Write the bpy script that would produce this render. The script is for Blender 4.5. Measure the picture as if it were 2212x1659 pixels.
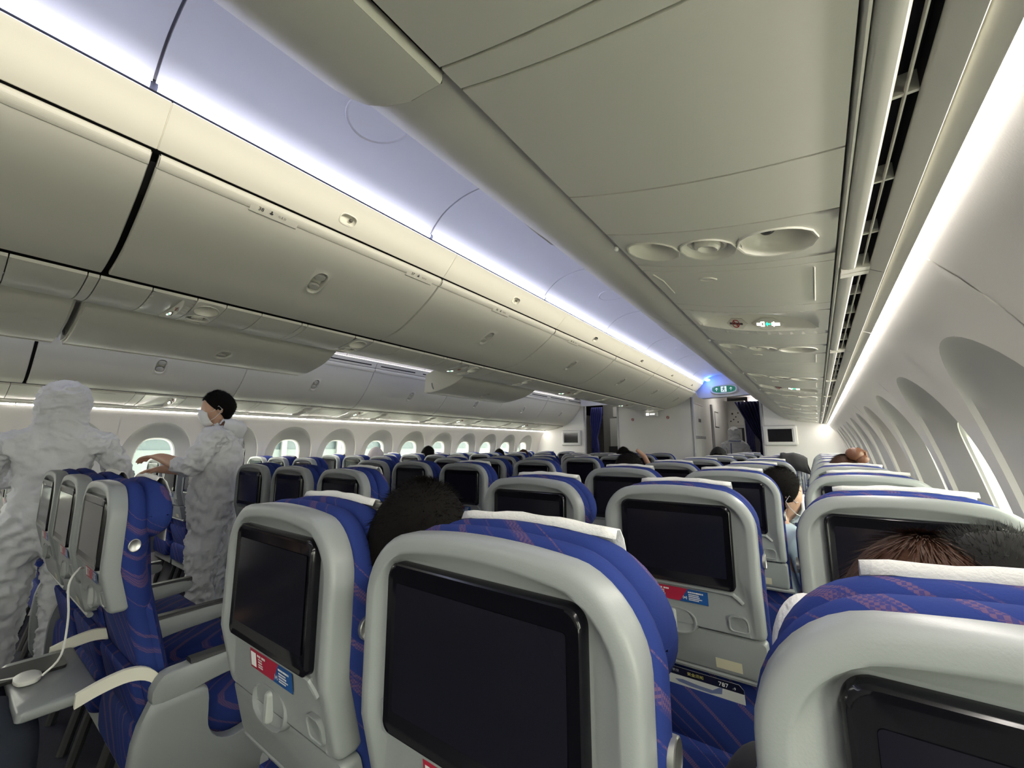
import bpy, bmesh, math, random
from mathutils import Vector, Matrix
random.seed(7)
PI = math.pi
for o in list(bpy.data.objects): bpy.data.objects.remove(o)
SC = bpy.context.scene
COL = SC.collection

# ---------------------------------------------------------------- camera, world, exposure
FPX = 893.0
YAW, PITCH = math.radians(36.124), math.radians(8.5025)
CAM = Vector((2.29, 0.0, 1.25))
fw = Vector((-math.sin(YAW)*math.cos(PITCH), math.cos(YAW)*math.cos(PITCH), math.sin(PITCH)))
rt = Vector((math.cos(YAW), math.sin(YAW), 0))
up = rt.cross(fw)
cd = bpy.data.cameras.new('camera'); cam = bpy.data.objects.new('camera', cd); COL.objects.link(cam)
cd.sensor_fit = 'HORIZONTAL'; cd.sensor_width = 36.0; cd.lens = FPX/2212.0*36.0
cd.clip_start = 0.01; cd.clip_end = 400
cam.matrix_world = Matrix(((rt.x, up.x, -fw.x, CAM.x), (rt.y, up.y, -fw.y, CAM.y), (rt.z, up.z, -fw.z, CAM.z), (0, 0, 0, 1)))
SC.camera = cam

W = bpy.data.worlds.new('overcast_sky'); SC.world = W; W.use_nodes = True
wn = W.node_tree.nodes; wl = W.node_tree.links
bg = wn['Background']; bg.inputs[0].default_value = (0.93, 0.94, 0.85, 1); bg.inputs[1].default_value = 9.0

SC.view_settings.view_transform = 'Standard'; SC.view_settings.look = 'None'
SC.view_settings.gamma = 1.0; SC.view_settings.use_curve_mapping = False
SC.view_settings.exposure = 0.94
cy = SC.cycles; cy.max_bounces = 5; cy.diffuse_bounces = 3; cy.glossy_bounces = 2; cy.transmission_bounces = 2; cy.transparent_max_bounces = 6
cy.caustics_reflective = False; cy.caustics_refractive = False; cy.use_adaptive_sampling = True; cy.adaptive_threshold = 0.08
SIDE_E, COVE_E, WARM_W = 34.0, 9.0, 4.3      # strengths of the cabin's own light strips

# warm wash lamps on top of the outboard bins, beamed across the aisle at the centre bins
for sd in (1, -1):
    ld = bpy.data.lights.new('aisle_wash_lamp', 'AREA'); ld.shape = 'RECTANGLE'; ld.size = 9.4; ld.size_y = 0.016
    ld.energy = WARM_W; ld.color = (1.0, 0.93, 0.80); ld.spread = math.radians(30)
    lo = bpy.data.objects.new('aisle_wash_lamp', ld); COL.objects.link(lo)
    zx = Vector((sd*0.99, 0, -0.03)).normalized(); xx = Vector((0, 1, 0)); yx = zx.cross(xx)
    lo.matrix_world = Matrix(((xx.x, yx.x, zx.x, sd*1.545), (xx.y, yx.y, zx.y, 2.62), (xx.z, yx.z, zx.z, 2.160), (0, 0, 0, 1)))

# ---------------------------------------------------------------- materials
MATS = {}
def mat(name, col, rough=0.5, metal=0.0, bump=0.0, bscale=200.0, emit=None, estr=1.0, spec=0.5, vary=0.0, vscale=3.0, sheen=0.0, bdist=0.002):
    if name in MATS: return MATS[name]
    m = bpy.data.materials.new(name); m.use_nodes = True
    nt = m.node_tree; b = nt.nodes['Principled BSDF']
    b.inputs['Base Color'].default_value = (*col, 1); b.inputs['Roughness'].default_value = rough
    b.inputs['Metallic'].default_value = metal; b.inputs['Specular IOR Level'].default_value = spec
    if sheen: b.inputs['Sheen Weight'].default_value = sheen
    if emit is not None:
        b.inputs['Emission Color'].default_value = (*emit, 1); b.inputs['Emission Strength'].default_value = estr
    if bump or vary:
        tc = nt.nodes.new('ShaderNodeTexCoord')
    if bump:
        n = nt.nodes.new('ShaderNodeTexNoise'); n.inputs['Scale'].default_value = bscale; n.inputs['Detail'].default_value = 3
        bp = nt.nodes.new('ShaderNodeBump'); bp.inputs['Strength'].default_value = bump; bp.inputs['Distance'].default_value = bdist
        nt.links.new(tc.outputs['Object'], n.inputs['Vector']); nt.links.new(n.outputs['Fac'], bp.inputs['Height'])
        nt.links.new(bp.outputs['Normal'], b.inputs['Normal'])
    if vary:
        n2 = nt.nodes.new('ShaderNodeTexNoise'); n2.inputs['Scale'].default_value = vscale; n2.inputs['Detail'].default_value = 4
        mx = nt.nodes.new('ShaderNodeMix'); mx.data_type = 'RGBA'
        mx.inputs[6].default_value = (*[c*(1-vary) for c in col], 1); mx.inputs[7].default_value = (*[min(1, c*(1+vary)) for c in col], 1)
        nt.links.new(tc.outputs['Object'], n2.inputs['Vector']); nt.links.new(n2.outputs['Fac'], mx.inputs[0])
        nt.links.new(mx.outputs[2], b.inputs['Base Color'])
    MATS[name] = m
    return m

def fabric_mat():
    """blue seat cloth with irregular woven bands of dusty pink thread"""
    m = bpy.data.materials.new('seat_fabric'); m.use_nodes = True
    nt = m.node_tree; N = nt.nodes; L = nt.links; b = N['Principled BSDF']
    b.inputs['Roughness'].default_value = 0.85; b.inputs['Specular IOR Level'].default_value = 0.1; b.inputs['Sheen Weight'].default_value = 0.0
    tc = N.new('ShaderNodeTexCoord'); oi = N.new('ShaderNodeObjectInfo')
    warp = N.new('ShaderNodeTexNoise'); warp.inputs['Scale'].default_value = 3.5; warp.inputs['Detail'].default_value = 1
    L.new(tc.outputs['Object'], warp.inputs['Vector'])
    dot = N.new('ShaderNodeVectorMath'); dot.operation = 'DOT_PRODUCT'; dot.inputs[1].default_value = (0.62, 0.55, 0.78)
    L.new(tc.outputs['Object'], dot.inputs[0])
    wm = N.new('ShaderNodeMath'); wm.operation = 'MULTIPLY_ADD'; wm.inputs[1].default_value = 0.05
    L.new(warp.outputs['Fac'], wm.inputs[0]); L.new(dot.outputs['Value'], wm.inputs[2])
    band = N.new('ShaderNodeTexNoise'); band.noise_dimensions = '1D'; band.inputs['Scale'].default_value = 40; band.inputs['Detail'].default_value = 2.0
    L.new(wm.outputs[0], band.inputs['W'])
    th = N.new('ShaderNodeMapRange'); th.inputs[1].default_value = 0.59; th.inputs[2].default_value = 0.61
    L.new(band.outputs['Fac'], th.inputs[0])
    ch = N.new('ShaderNodeTexChecker'); ch.inputs['Scale'].default_value = 330
    ch.inputs[1].default_value = (1, 1, 1, 1); ch.inputs[2].default_value = (0.25, 0.25, 0.25, 1)
    L.new(tc.outputs['Object'], ch.inputs['Vector'])
    mu = N.new('ShaderNodeMath'); mu.operation = 'MULTIPLY'
    L.new(th.outputs[0], mu.inputs[0]); L.new(ch.outputs['Color'], mu.inputs[1])
    mu2 = N.new('ShaderNodeMath'); mu2.operation = 'MULTIPLY'; mu2.inputs[1].default_value = 0.55
    L.new(mu.outputs[0], mu2.inputs[0])
    base = N.new('ShaderNodeMix'); base.data_type = 'RGBA'
    base.inputs[6].default_value = (0.016, 0.028, 0.138, 1); base.inputs[7].default_value = (0.026, 0.047, 0.200, 1)
    n3 = N.new('ShaderNodeTexNoise'); n3.inputs['Scale'].default_value = 5
    L.new(tc.outputs['Object'], n3.inputs['Vector']); L.new(n3.outputs['Fac'], base.inputs[0])
    mx = N.new('ShaderNodeMix'); mx.data_type = 'RGBA'; mx.inputs[7].default_value = (0.20, 0.10, 0.13, 1)
    L.new(base.outputs[2], mx.inputs[6]); L.new(mu2.outputs[0], mx.inputs[0]); L.new(mx.outputs[2], b.inputs['Base Color'])
    n4 = N.new('ShaderNodeTexNoise'); n4.inputs['Scale'].default_value = 500
    bp = N.new('ShaderNodeBump'); bp.inputs['Strength'].default_value = 0.25; bp.inputs['Distance'].default_value = 0.001
    L.new(tc.outputs['Object'], n4.inputs['Vector']); L.new(n4.outputs['Fac'], bp.inputs['Height']); L.new(bp.outputs['Normal'], b.inputs['Normal'])
    MATS['fabric'] = m; return m

PANEL = mat('cabin_panel_plastic', (0.70, 0.685, 0.595), 0.42, bump=0.06, bscale=420, spec=0.35)
CREAM = mat('fascia_plastic', (0.72, 0.70, 0.60), 0.45, bump=0.05, bscale=420, spec=0.3)
CEIL = mat('ceiling_plastic', (0.76, 0.75, 0.74), 0.55, bump=0.04, bscale=420, spec=0.3)
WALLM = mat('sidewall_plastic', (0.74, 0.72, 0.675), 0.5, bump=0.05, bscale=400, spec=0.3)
REVEAL = mat('window_reveal_plastic', (0.50, 0.49, 0.46), 0.5, bump=0.05, bscale=400, spec=0.3)  # greyer than the sidewall: shade of the dished recess put into the colour
BULK = mat('bulkhead_laminate', (0.76, 0.75, 0.70), 0.55, bump=0.03, bscale=300, vary=0.03)
SHELL = mat('seat_shell_plastic', (0.255, 0.272, 0.272), 0.38, bump=0.08, bscale=500, spec=0.45)
SHELLD = mat('seat_trim_plastic', (0.33, 0.35, 0.34), 0.42, bump=0.06, bscale=500)
DARK = mat('dark_gap', (0.012, 0.011, 0.012), 0.8)
BLACKP = mat('black_plastic', (0.012, 0.012, 0.013), 0.28)
SCREEN = mat('screen_glass', (0.004, 0.004, 0.006), 0.16, spec=0.35)
DISPLAY = mat('display_glass', (0.008, 0.008, 0.013), 0.16, spec=0.3)
PAD = mat('armrest_pad', (0.02, 0.02, 0.023), 0.5, bump=0.1)
METAL = mat('brushed_metal', (0.55, 0.55, 0.53), 0.35, metal=0.9)
GREYM = mat('grey_column_metal', (0.36, 0.36, 0.37), 0.4, metal=0.3)
PAPER = mat('headrest_paper', (0.74, 0.73, 0.70), 0.8, bump=0.5, bscale=260)
CARPET = mat('carpet', (0.018, 0.019, 0.035), 0.95, bump=0.6, bscale=300, vary=0.4, vscale=60)
WHITEP = mat('white_plastic', (0.72, 0.72, 0.68), 0.4)
SKIN = mat('skin', (0.56, 0.34, 0.23), 0.5, bump=0.1, bscale=90)
HAIR = mat('black_hair', (0.007, 0.006, 0.0055), 0.75, bump=0.5, bscale=150, spec=0.06)
BROWN = mat('brown_hair', (0.050, 0.021, 0.011), 0.65, bump=0.6, bscale=120, spec=0.2)
SUIT = mat('coverall_fabric', (0.70, 0.71, 0.73), 0.65, bump=0.6, bscale=11, spec=0.3, bdist=0.025)
CURT = mat('curtain_cloth', (0.018, 0.020, 0.085), 0.9, bump=0.3, bscale=80)
FAB = fabric_mat()
SIDEL = mat('sidewall_light_diffuser', (0.8, 0.8, 0.8), 0.5, emit=(1.0, 0.945, 0.875), estr=SIDE_E)
COVEL = mat('cove_light_diffuser', (0.8, 0.8, 0.8), 0.5, emit=(0.56, 0.62, 1.0), estr=COVE_E)
WARML = mat('bin_top_wash_diffuser', (0.8, 0.8, 0.8), 0.5, emit=(1.0, 0.92, 0.78), estr=0.7)
INK = mat('dark_ink', (0.05, 0.05, 0.05), 0.6)

# ---------------------------------------------------------------- mesh helpers
class MB:
    def __init__(s): s.v = []; s.f = []; s.m = []
    def add(s, vs, fs, mi=0):
        o = len(s.v); s.v += [tuple(p) for p in vs]; s.f += [tuple(i+o for i in f) for f in fs]; s.m += [mi]*len(fs); return o
    def box(s, x0, x1, y0, y1, z0, z1, mi=0):
        s.add([(x0,y0,z0),(x1,y0,z0),(x1,y1,z0),(x0,y1,z0),(x0,y0,z1),(x1,y0,z1),(x1,y1,z1),(x0,y1,z1)],
              [(0,3,2,1),(4,5,6,7),(0,1,5,4),(1,2,6,5),(2,3,7,6),(3,0,4,7)], mi)
    def loft(s, rings, closed=True, cap0=False, cap1=False, mi=0):
        n = len(rings[0]); vs = [p for r in rings for p in r]; fs = []
        for i in range(len(rings)-1):
            for j in range(n if closed else n-1):
                k = (j+1) % n
                fs.append((i*n+j, i*n+k, (i+1)*n+k, (i+1)*n+j))
        if cap0: fs.append(tuple(range(n-1, -1, -1)))
        if cap1: fs.append(tuple(range((len(rings)-1)*n, len(rings)*n)))
        s.add(vs, fs, mi)
    def tube(s, pts, r, n=8, mi=0):
        pts = [Vector(p) for p in pts]; rings = []
        for i, p in enumerate(pts):
            d = (pts[min(i+1, len(pts)-1)]-pts[max(i-1, 0)]).normalized()
            a = d.orthogonal().normalized() if i == 0 else (a - d*a.dot(d)).normalized()
            b = d.cross(a); rr = r[i] if isinstance(r, (list, tuple)) else r
            rings.append([p+(a*math.cos(t)+b*math.sin(t))*rr for t in [2*PI*k/n for k in range(n)]])
        s.loft(rings, True, True, True, mi)
    def ellipsoid(s, c, rx, ry, rz, nu=16, nv=10, mi=0):
        rings = []
        for i in range(nv+1):
            t = PI*(i+0.02)/(nv+0.04)
            rings.append([(c[0]+rx*math.sin(t)*math.cos(2*PI*k/nu), c[1]+ry*math.sin(t)*math.sin(2*PI*k/nu), c[2]-rz*math.cos(t)) for k in range(nu)])
        s.loft(rings, True, True, True, mi)
    def mesh(s, name, mats, smooth=True, fix=True):
        me = bpy.data.meshes.new(name); me.from_pydata(s.v, [], s.f)
        for m in (mats if isinstance(mats, (list, tuple)) else [mats]): me.materials.append(m)
        me.polygons.foreach_set('material_index', s.m)
        if fix:
            bm = bmesh.new(); bm.from_mesh(me); bmesh.ops.remove_doubles(bm, verts=bm.verts, dist=1e-5)
            bmesh.ops.recalc_face_normals(bm, faces=bm.faces); bm.to_mesh(me); bm.free()
        if smooth:
            me.polygons.foreach_set('use_smooth', [True]*len(me.polygons))
            me.set_sharp_from_angle(angle=math.radians(40 if smooth is True else smooth))
        me.update(); return me
    def obj(s, name, mats, parent=None, smooth=True, fix=True):
        return link(name, s.mesh(name, mats, smooth, fix), parent)

def link(name, me, parent=None):
    o = bpy.data.objects.new(name, me); COL.objects.link(o)
    if parent is not None: o.parent = parent
    return o
def tag(o, label=None, cat=None, group=None, kind=None):
    if label: o['label'] = label
    if cat: o['category'] = cat
    if group: o['group'] = group
    if kind: o['kind'] = kind
    return o
def empty(name, loc=(0, 0, 0), rz=0.0, label=None, cat=None, group=None, kind=None):
    o = bpy.data.objects.new(name, None); COL.objects.link(o); o.location = loc; o.rotation_euler = (0, 0, rz)
    o.empty_display_size = 0.1
    return tag(o, label, cat, group, kind)
def kids(o): return [c for c in bpy.data.objects if c.parent == o]
CHILD = {}
def copy_tree(o, parent=None):
    c = o.copy(); COL.objects.link(c); c.parent = parent
    for ch in CHILD.get(o.name, None) or kids(o): copy_tree(ch, c)
    return c
def box(name, m, x0, x1, y0, y1, z0, z1, parent=None, bev=0.0):
    b = MB(); b.box(x0, x1, y0, y1, z0, z1); o = b.obj(name, m, parent, smooth=True)
    if bev:
        md = o.modifiers.new('bevel', 'BEVEL'); md.width = bev; md.segments = 2; md.limit_method = 'ANGLE'
    return o
def rr(x0, x1, z0, z1, rt_=0.05, rb=None, crown=0.0, n=9, m=10):
    """rounded rectangle ring, counter-clockwise from lower left; constant point count"""
    rb = rt_ if rb is None else rb; P = []
    hw = (x1-x0)/2; xc = (x0+x1)/2; zm = (z0+z1)/2
    cs = [((x0+rb, z0+rb), PI, rb), ((x1-rb, z0+rb), 1.5*PI, rb), ((x1-rt_, z1-rt_), 0, rt_), ((x0+rt_, z1-rt_), 0.5*PI, rt_)]
    for i, (c, a0, r) in enumerate(cs):
        for k in range(n+1):
            a = a0+0.5*PI*k/n; P.append((c[0]+r*math.cos(a), c[1]+r*math.sin(a)))
        c2, a2, r2 = cs[(i+1) % 4]
        p, q = P[-1], (c2[0]+r2*math.cos(a2), c2[1]+r2*math.sin(a2))
        for k in range(1, m): P.append((p[0]+(q[0]-p[0])*k/m, p[1]+(q[1]-p[1])*k/m))
    if crown:
        P = [(x, z+crown*(1-((x-xc)/hw)**2)*max(0, (z-zm)/(z1-zm))) for x, z in P]
    return P
def smoothpath(pts, n=4):
    """Catmull-Rom through 2D control points"""
    out = []
    for i in range(len(pts)-1):
        p0, p1, p2, p3 = pts[max(i-1, 0)], pts[i], pts[i+1], pts[min(i+2, len(pts)-1)]
        for k in range(n):
            t = k/n
            out.append(tuple(0.5*((2*b)+(-a+c)*t+(2*a-5*b+4*c-d)*t*t+(-a+3*b-3*c+d)*t**3) for a, b, c, d in zip(p0, p1, p2, p3)))
    out.append(pts[-1]); return out
def text_mesh(s, size=0.02, ext=0.0004):
    cu = bpy.data.curves.new('lettering', 'FONT'); cu.body = s; cu.size = size; cu.extrude = ext; cu.align_x = 'CENTER'; cu.align_y = 'CENTER'
    cu.resolution_u = 2
    o = bpy.data.objects.new('tmp_lettering', cu); COL.objects.link(o)
    dg = bpy.context.evaluated_depsgraph_get(); dg.update()
    me = bpy.data.meshes.new_from_object(o.evaluated_get(dg)); bpy.data.objects.remove(o); bpy.data.curves.remove(cu)
    return me
def lettering(s, size, m, parent, loc, xdir, updir, name='lettering'):
    me = text_mesh(s, size); me.materials.clear(); me.materials.append(m)
    o = link(name, me, parent)
    x = Vector(xdir).normalized(); u = Vector(updir); u = (u-x*u.dot(x)).normalized(); nrm = x.cross(u)
    o.matrix_local = Matrix(((x.x, u.x, nrm.x, loc[0]), (x.y, u.y, nrm.y, loc[1]), (x.z, u.z, nrm.z, loc[2]), (0, 0, 0, 1)))
    return o
def rectring(u0, u1, v0, v1, c, n):
    """n points round a rectangle, ordered by angle about c, with the corners hit exactly"""
    P = []
    for k in range(n):
        a = 2*PI*k/n; dx, dy = math.cos(a), math.sin(a)
        t = min(((u1-c[0])/dx if dx > 1e-9 else (u0-c[0])/dx if dx < -1e-9 else 1e9), ((v1-c[1])/dy if dy > 1e-9 else (v0-c[1])/dy if dy < -1e-9 else 1e9))
        P.append([c[0]+t*dx, c[1]+t*dy])
    used = set()
    for cu, cv in ((u0, v0), (u1, v0), (u1, v1), (u0, v1)):
        a = math.atan2(cv-c[1], cu-c[0]) % (2*PI); k = round(a/(2*PI)*n) % n
        while k in used: k = (k+1) % n
        used.add(k); P[k] = [cu, cv]
    return [tuple(p) for p in P]
def sell(cx, cy, rx, ry, e, n, ryb=None):
    """superellipse ring ordered by angle"""
    P = []
    for k in range(n):
        a = 2*PI*k/n; c, s = math.cos(a), math.sin(a); r2 = ry if s >= 0 or ryb is None else ryb
        t = (abs(c/rx)**e+abs(s/r2)**e)**(-1/e)
        P.append((cx+t*c, cy+t*s))
    return P
def lerp2(A, B, t): return [(a[0]+(b[0]-a[0])*t, a[1]+(b[1]-a[1])*t) for a, b in zip(A, B)]

# ---------------------------------------------------------------- cross-section of the cabin
Y0, Y1 = -2.15, 7.70                 # rear wall and side bulkheads
SEAMS = [-2.15, -0.928, 0.286, 1.50, 2.715, 3.93, 5.145, 6.36, 7.36]
WALLP = [(2.455, 1.548), (2.487, 1.507), (2.520, 1.462), (2.568, 1.37), (2.607, 1.27), (2.640, 1.15), (2.668, 1.0), (2.685, 0.8), (2.69, 0.6), (2.665, 0.35), (2.60, 0.1), (2.56, 0.0)]
WS = smoothpath(WALLP, 5)
def xw(z):
    for (xa, za), (xb, zb) in zip(WS[:-1], WS[1:]):
        if zb <= z <= za: return xa+(xb-xa)*((za-z)/(za-zb) if za != zb else 0)
    return WS[0][0] if z > WS[0][1] else WS[-1][0]
PSU_A, PSU_B = (1.998, 1.652), (2.345, 1.583)
def psu(s):
    b = 0.011*4*s*(1-s)
    return PSU_A[0]+(PSU_B[0]-PSU_A[0])*s, PSU_A[1]+(PSU_B[1]-PSU_A[1])*s-b
OBIN = smoothpath([(1.9875, 1.6675), (1.960, 1.6690), (1.925, 1.6775), (1.86, 1.708), (1.775, 1.776), (1.69, 1.862), (1.615, 1.965), (1.570, 2.04), (1.548, 2.085)], 4)
CBIN = smoothpath([(0.212, 1.882), (0.30, 1.896), (0.40, 1.925), (0.489, 1.968), (0.60, 2.032), (0.68, 2.09), (0.726, 2.138)], 4)
FASC = smoothpath([(0.734, 2.150), (0.765, 2.178), (0.80, 2.213), (0.828, 2.245), (0.835, 2.256), (0.826, 2.262), (0.80, 2.264)], 3)
VAULT = smoothpath([(1.575, 2.170), (1.545, 2.225), (1.46, 2.30), (1.33, 2.37), (1.18, 2.405), (1.05, 2.405), (0.94, 2.375), (0.868, 2.325), (0.836, 2.288)], 4)
def extr(path, y0, y1, m, name, parent=None, th=0.0, smooth=True, side=1, closed=False):
    b = MB(); ny = 2
    rings = [[(side*x, y, z) for x, z in path] for y in (y0, y1)]
    b.loft(rings, closed)
    o = b.obj(name, m, parent, smooth)
    if th:
        md = o.modifiers.new('thickness', 'SOLIDIFY'); md.thickness = th; md.offset = 0
    return o

# ---------------------------------------------------------------- setting: floor, walls with windows, ceilings
b = MB(); b.box(-2.62, 2.62, Y0, 11.0, -0.06, 0.0); tag(b.obj('floor', CARPET), kind='structure', label='dark blue carpeted cabin floor under the seats')
def glass_mat():
    m = bpy.data.materials.new('window_glass'); m.use_nodes = True; nt = m.node_tree; N = nt.nodes; L = nt.links
    for n in list(N):
        if n.type != 'OUTPUT_MATERIAL': N.remove(n)
    out = N['Material Output']; t = N.new('ShaderNodeBsdfTransparent'); t.inputs[0].default_value = (0.92, 0.94, 0.84, 1)
    g = N.new('ShaderNodeBsdfGlossy'); g.inputs['Roughness'].default_value = 0.05; mx = N.new('ShaderNodeMixShader'); mx.inputs[0].default_value = 0.05
    L.new(t.outputs[0], mx.inputs[1]); L.new(g.outputs[0], mx.inputs[2]); L.new(mx.outputs[0], out.inputs[0]); return m
GLASS = glass_mat()
NW = 72
WIN0, WINP = 1.19, 0.598
def window_cell(side, yc, mbw, y0, y1):
    c = (yc, 1.08)
    rect = rectring(y0, y1, 0.0, 1.548, c, NW)
    sc = sell(yc, 1.13, 0.262, 0.336, 2.15, NW, 0.47)
    sc2 = sell(yc, 1.13, 0.258, 0.331, 2.15, NW, 0.465)
    wo = sell(yc, 1.075, 0.152, 0.250, 2.9, NW)
    wi = sell(yc, 1.075, 0.138, 0.236, 2.9, NW)
    f = lambda R, d: [(side*(xw(z)+d), y, z) for y, z in R]
    rings = [f(lerp2(rect, sc, t), 0.0) for t in (0, 0.25, 0.5, 0.75, 1.0)]
    mbw.loft(rings)
    rv = MB()
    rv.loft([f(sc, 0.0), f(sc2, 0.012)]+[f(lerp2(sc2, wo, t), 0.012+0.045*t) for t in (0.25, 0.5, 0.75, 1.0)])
    fr = MB(); fr.loft([f(wo, 0.057), f(wo, 0.060), f(lerp2(wo, wi, 0.6), 0.066), f(wi, 0.105)])
    pane = MB(); pane.add(f(sell(yc, 1.075, 0.150, 0.248, 2.9, NW), 0.104), [tuple(range(NW))])
    return rv, fr, pane
for side, sname in ((1, 'right'), (-1, 'left')):
    wall = empty('wall_'+sname, (0, 0, 0), kind='structure', label='%s cabin sidewall of pale moulded panels with arched windows' % sname)
    k = -6
    while WIN0+WINP*k < Y1:
        ya = WIN0+WINP*(k-0.5); yb = WIN0+WINP*(k+1.5)
        ya2, yb2 = max(ya+0.0025, Y0), min(yb-0.0025, Y1)
        mbw = MB(); parts = []
        for yc, c0, c1 in ((WIN0+WINP*k, ya2, ya+WINP), (WIN0+WINP*(k+1), ya+WINP, yb2)):
            if c1-c0 > 0.56 and c1 <= Y1+0.001: parts.append(window_cell(side, yc, mbw, c0, c1))
            elif c1-c0 > 0.02:
                rr_ = [[(side*x, y, z) for x, z in WS] for y in (c0, c1)]; mbw.loft(rr_, False)
        p = mbw.obj('wall_panel', WALLM, wall, smooth=30)
        for rv, fr, pane in parts:
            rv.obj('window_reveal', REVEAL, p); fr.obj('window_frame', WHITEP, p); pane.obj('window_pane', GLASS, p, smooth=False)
        k += 2
    k = -6
    while WIN0+WINP*(k-0.5) < Y1:
        ys_ = WIN0+WINP*(k-0.5)
        if ys_ > Y0+0.03: b = MB(); b.loft([[(side*(x+0.0015), y, z) for x, z in WS] for y in (ys_-0.02, ys_+0.02)], False); b.obj('seam_backing', WALLM, wall)
        k += 2
    # light strip above the windows
    st = empty('sidewall_light', (side*2.42, 0, 1.56), label='continuous white light strip above the %s windows' % sname, cat='light')
    st.location = (0, 0, 0)
    a, c = (2.398, 1.552), (2.455, 1.552)
    segs = [Y0]+[1.49+1.196*k for k in range(-3, 6)]+[Y1]
    segs = sorted(set(s for s in segs if Y0 <= s <= Y1))
    for s0, s1 in zip(segs[:-1], segs[1:]):
        b = MB(); b.loft([[(side*x, y, z) for x, z in ((2.4390, 1.5585), (2.448, 1.5530), (2.4570, 1.5490), (2.4600, 1.553))] for y in (s0+0.003, s1-0.003)], False); b.obj('light_diffuser', SIDEL, st)
        b = MB(); b.loft([[(side*x, y, z) for x, z in ((2.4215, 1.578), (2.4216, 1.5690), (2.4222, 1.5678), (2.431, 1.5632), (2.4390, 1.5585))] for y in (s0+0.0015, s1-0.0015)], False); b.obj('light_housing', PANEL, st)
    b = MB(); b.box(2.422*side, 2.468*side, Y0, Y1, 1.576, 1.590); b.obj('mounting_rail', DARK, st)

# aisle ceilings
for side, sname in ((1, 'right'), (-1, 'left')):
    ce = empty('ceiling_'+sname, kind='structure', label='vaulted aisle ceiling washed in pale blue light, %s aisle' % sname)
    ys = [Y0]+[0.24+1.07*k for k in range(-2, 7)]+[7.45]
    for y0, y1 in zip(ys[:-1], ys[1:]):
        b = MB(); ny = 3
        b.loft([[(side*x, y, z) for x, z in VAULT] for y in (y0+0.004, y1-0.004)], False)
        # turned-up panel edges
        for ye in (y0+0.004, y1-0.004):
            b.loft([[(side*x, ye, z) for x, z in VAULT], [(side*(1.17+(x-1.17)*1.03), ye, z+0.015) for x, z in VAULT]], False)
        b.obj('ceiling_panel', CEIL, ce, smooth=30)
    b = MB(); b.loft([[(side*(1.17+(x-1.17)*1.035), y, z+0.014) for x, z in VAULT] for y in (Y0, 7.45)], False); b.obj('ceiling_backing', mat('ceiling_joint', (0.30, 0.30, 0.36), 0.6), ce)
    # round loudspeaker grille in the ceiling (seen on the right)
    if side == 1:
        for yc in (0.79, 2.93, 5.07):
            sp = MB(); R = []
            for r, d in ((0.112, -0.002), (0.108, -0.006), (0.102, -0.004)):
                R.append([(r, d, k) for k in range(32)])
            def vz(x):
                for (xa, za), (xb, zb) in zip(VAULT[:-1], VAULT[1:]):
                    if xb <= x <= xa: return za+(zb-za)*(xa-x)/(xa-xb)
                return 2.3
            rings = []
            for r, d in [(0.112, -0.0015), (0.109, -0.006), (0.103, -0.004)]+[(0.10-0.009*i, -0.004-(0.0015 if i % 2 else 0)) for i in range(11)]:
                rings.append([(1.12+r*math.cos(2*PI*k/32), yc+1.0*r*math.sin(2*PI*k/32), vz(1.12+r*math.cos(2*PI*k/32))+d) for k in range(32)])
            sp.loft(rings, True, False, True); tag(sp.obj('speaker_grille', CEIL), label='round loudspeaker grille in the aisle ceiling, %s' % {0.79: 'large one nearest', 2.93: 'second one along', 5.07: 'farthest one'}[yc], cat='speaker grille')
    # cove strip on top of the centre bins and warm wash on top of the outboard bins
    cv = empty('cove_light', label='thin white-blue cove light strip above the centre bins, %s aisle' % sname, cat='light')
    ys2 = [Y0]+[0.24+1.07*k for k in range(-2, 7)]+[7.36]
    for y0, y1 in zip(ys2[:-1], ys2[1:]):
        b = MB(); b.loft([[(side*x, y, z) for x, z in ((0.838, 2.2635), (0.846, 2.270), (0.842, 2.284), (0.834, 2.290))] for y in (y0+0.009, y1-0.009)], False); b.obj('light_diffuser', COVEL, cv)
    b = MB(); b.box(side*0.80, side*0.832, Y0, 7.36, 2.266, 2.30); b.obj('mounting_rail', DARK, cv)
    wv = empty('ceiling_wash_light', label='warm wash light strip along the top of the outboard bins, %s side' % sname, cat='light')
    b = MB(); b.loft([[(side*x, y, z) for x, z in ((1.552, 2.150), (1.553, 2.172))] for y in (Y0, 7.36)], False); b.obj('light_diffuser', WARML, wv)

# rear wall closes the cabin behind the camera
b = MB(); b.box(-2.7, 2.7, Y0-0.06, Y0, 0, 2.45); tag(b.obj('wall_rear', BULK), kind='structure', label='rear cabin partition')

# ---------------------------------------------------------------- overhead bins
class Prof:
    def __init__(s, path, sgn):
        s.p = path; s.sgn = sgn; s.a = [0.0]
        for (xa, za), (xb, zb) in zip(path[:-1], path[1:]): s.a.append(s.a[-1]+math.hypot(xb-xa, zb-za))
        s.L = s.a[-1]
    def at(s, v, d=0.0):
        v0 = min(max(v, 0), s.L); i = 0
        while i < len(s.a)-2 and s.a[i+1] < v0: i += 1
        (xa, za), (xb, zb) = s.p[i], s.p[i+1]; l = s.a[i+1]-s.a[i]; t = (v-s.a[i])/l
        def nrm(j):
            (x0, z0), (x1, z1) = s.p[max(j-1, 0)], s.p[min(j+1, len(s.p)-1)]; q = math.hypot(x1-x0, z1-z0)
            return s.sgn*(z1-z0)/q, -s.sgn*(x1-x0)/q
        n0, n1 = nrm(i), nrm(i+1); tt = min(max(t, 0), 1)
        nx, nz = n0[0]+(n1[0]-n0[0])*tt, n0[1]+(n1[1]-n0[1])*tt
        return xa+(xb-xa)*t+nx*d, za+(zb-za)*t+nz*d
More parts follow.
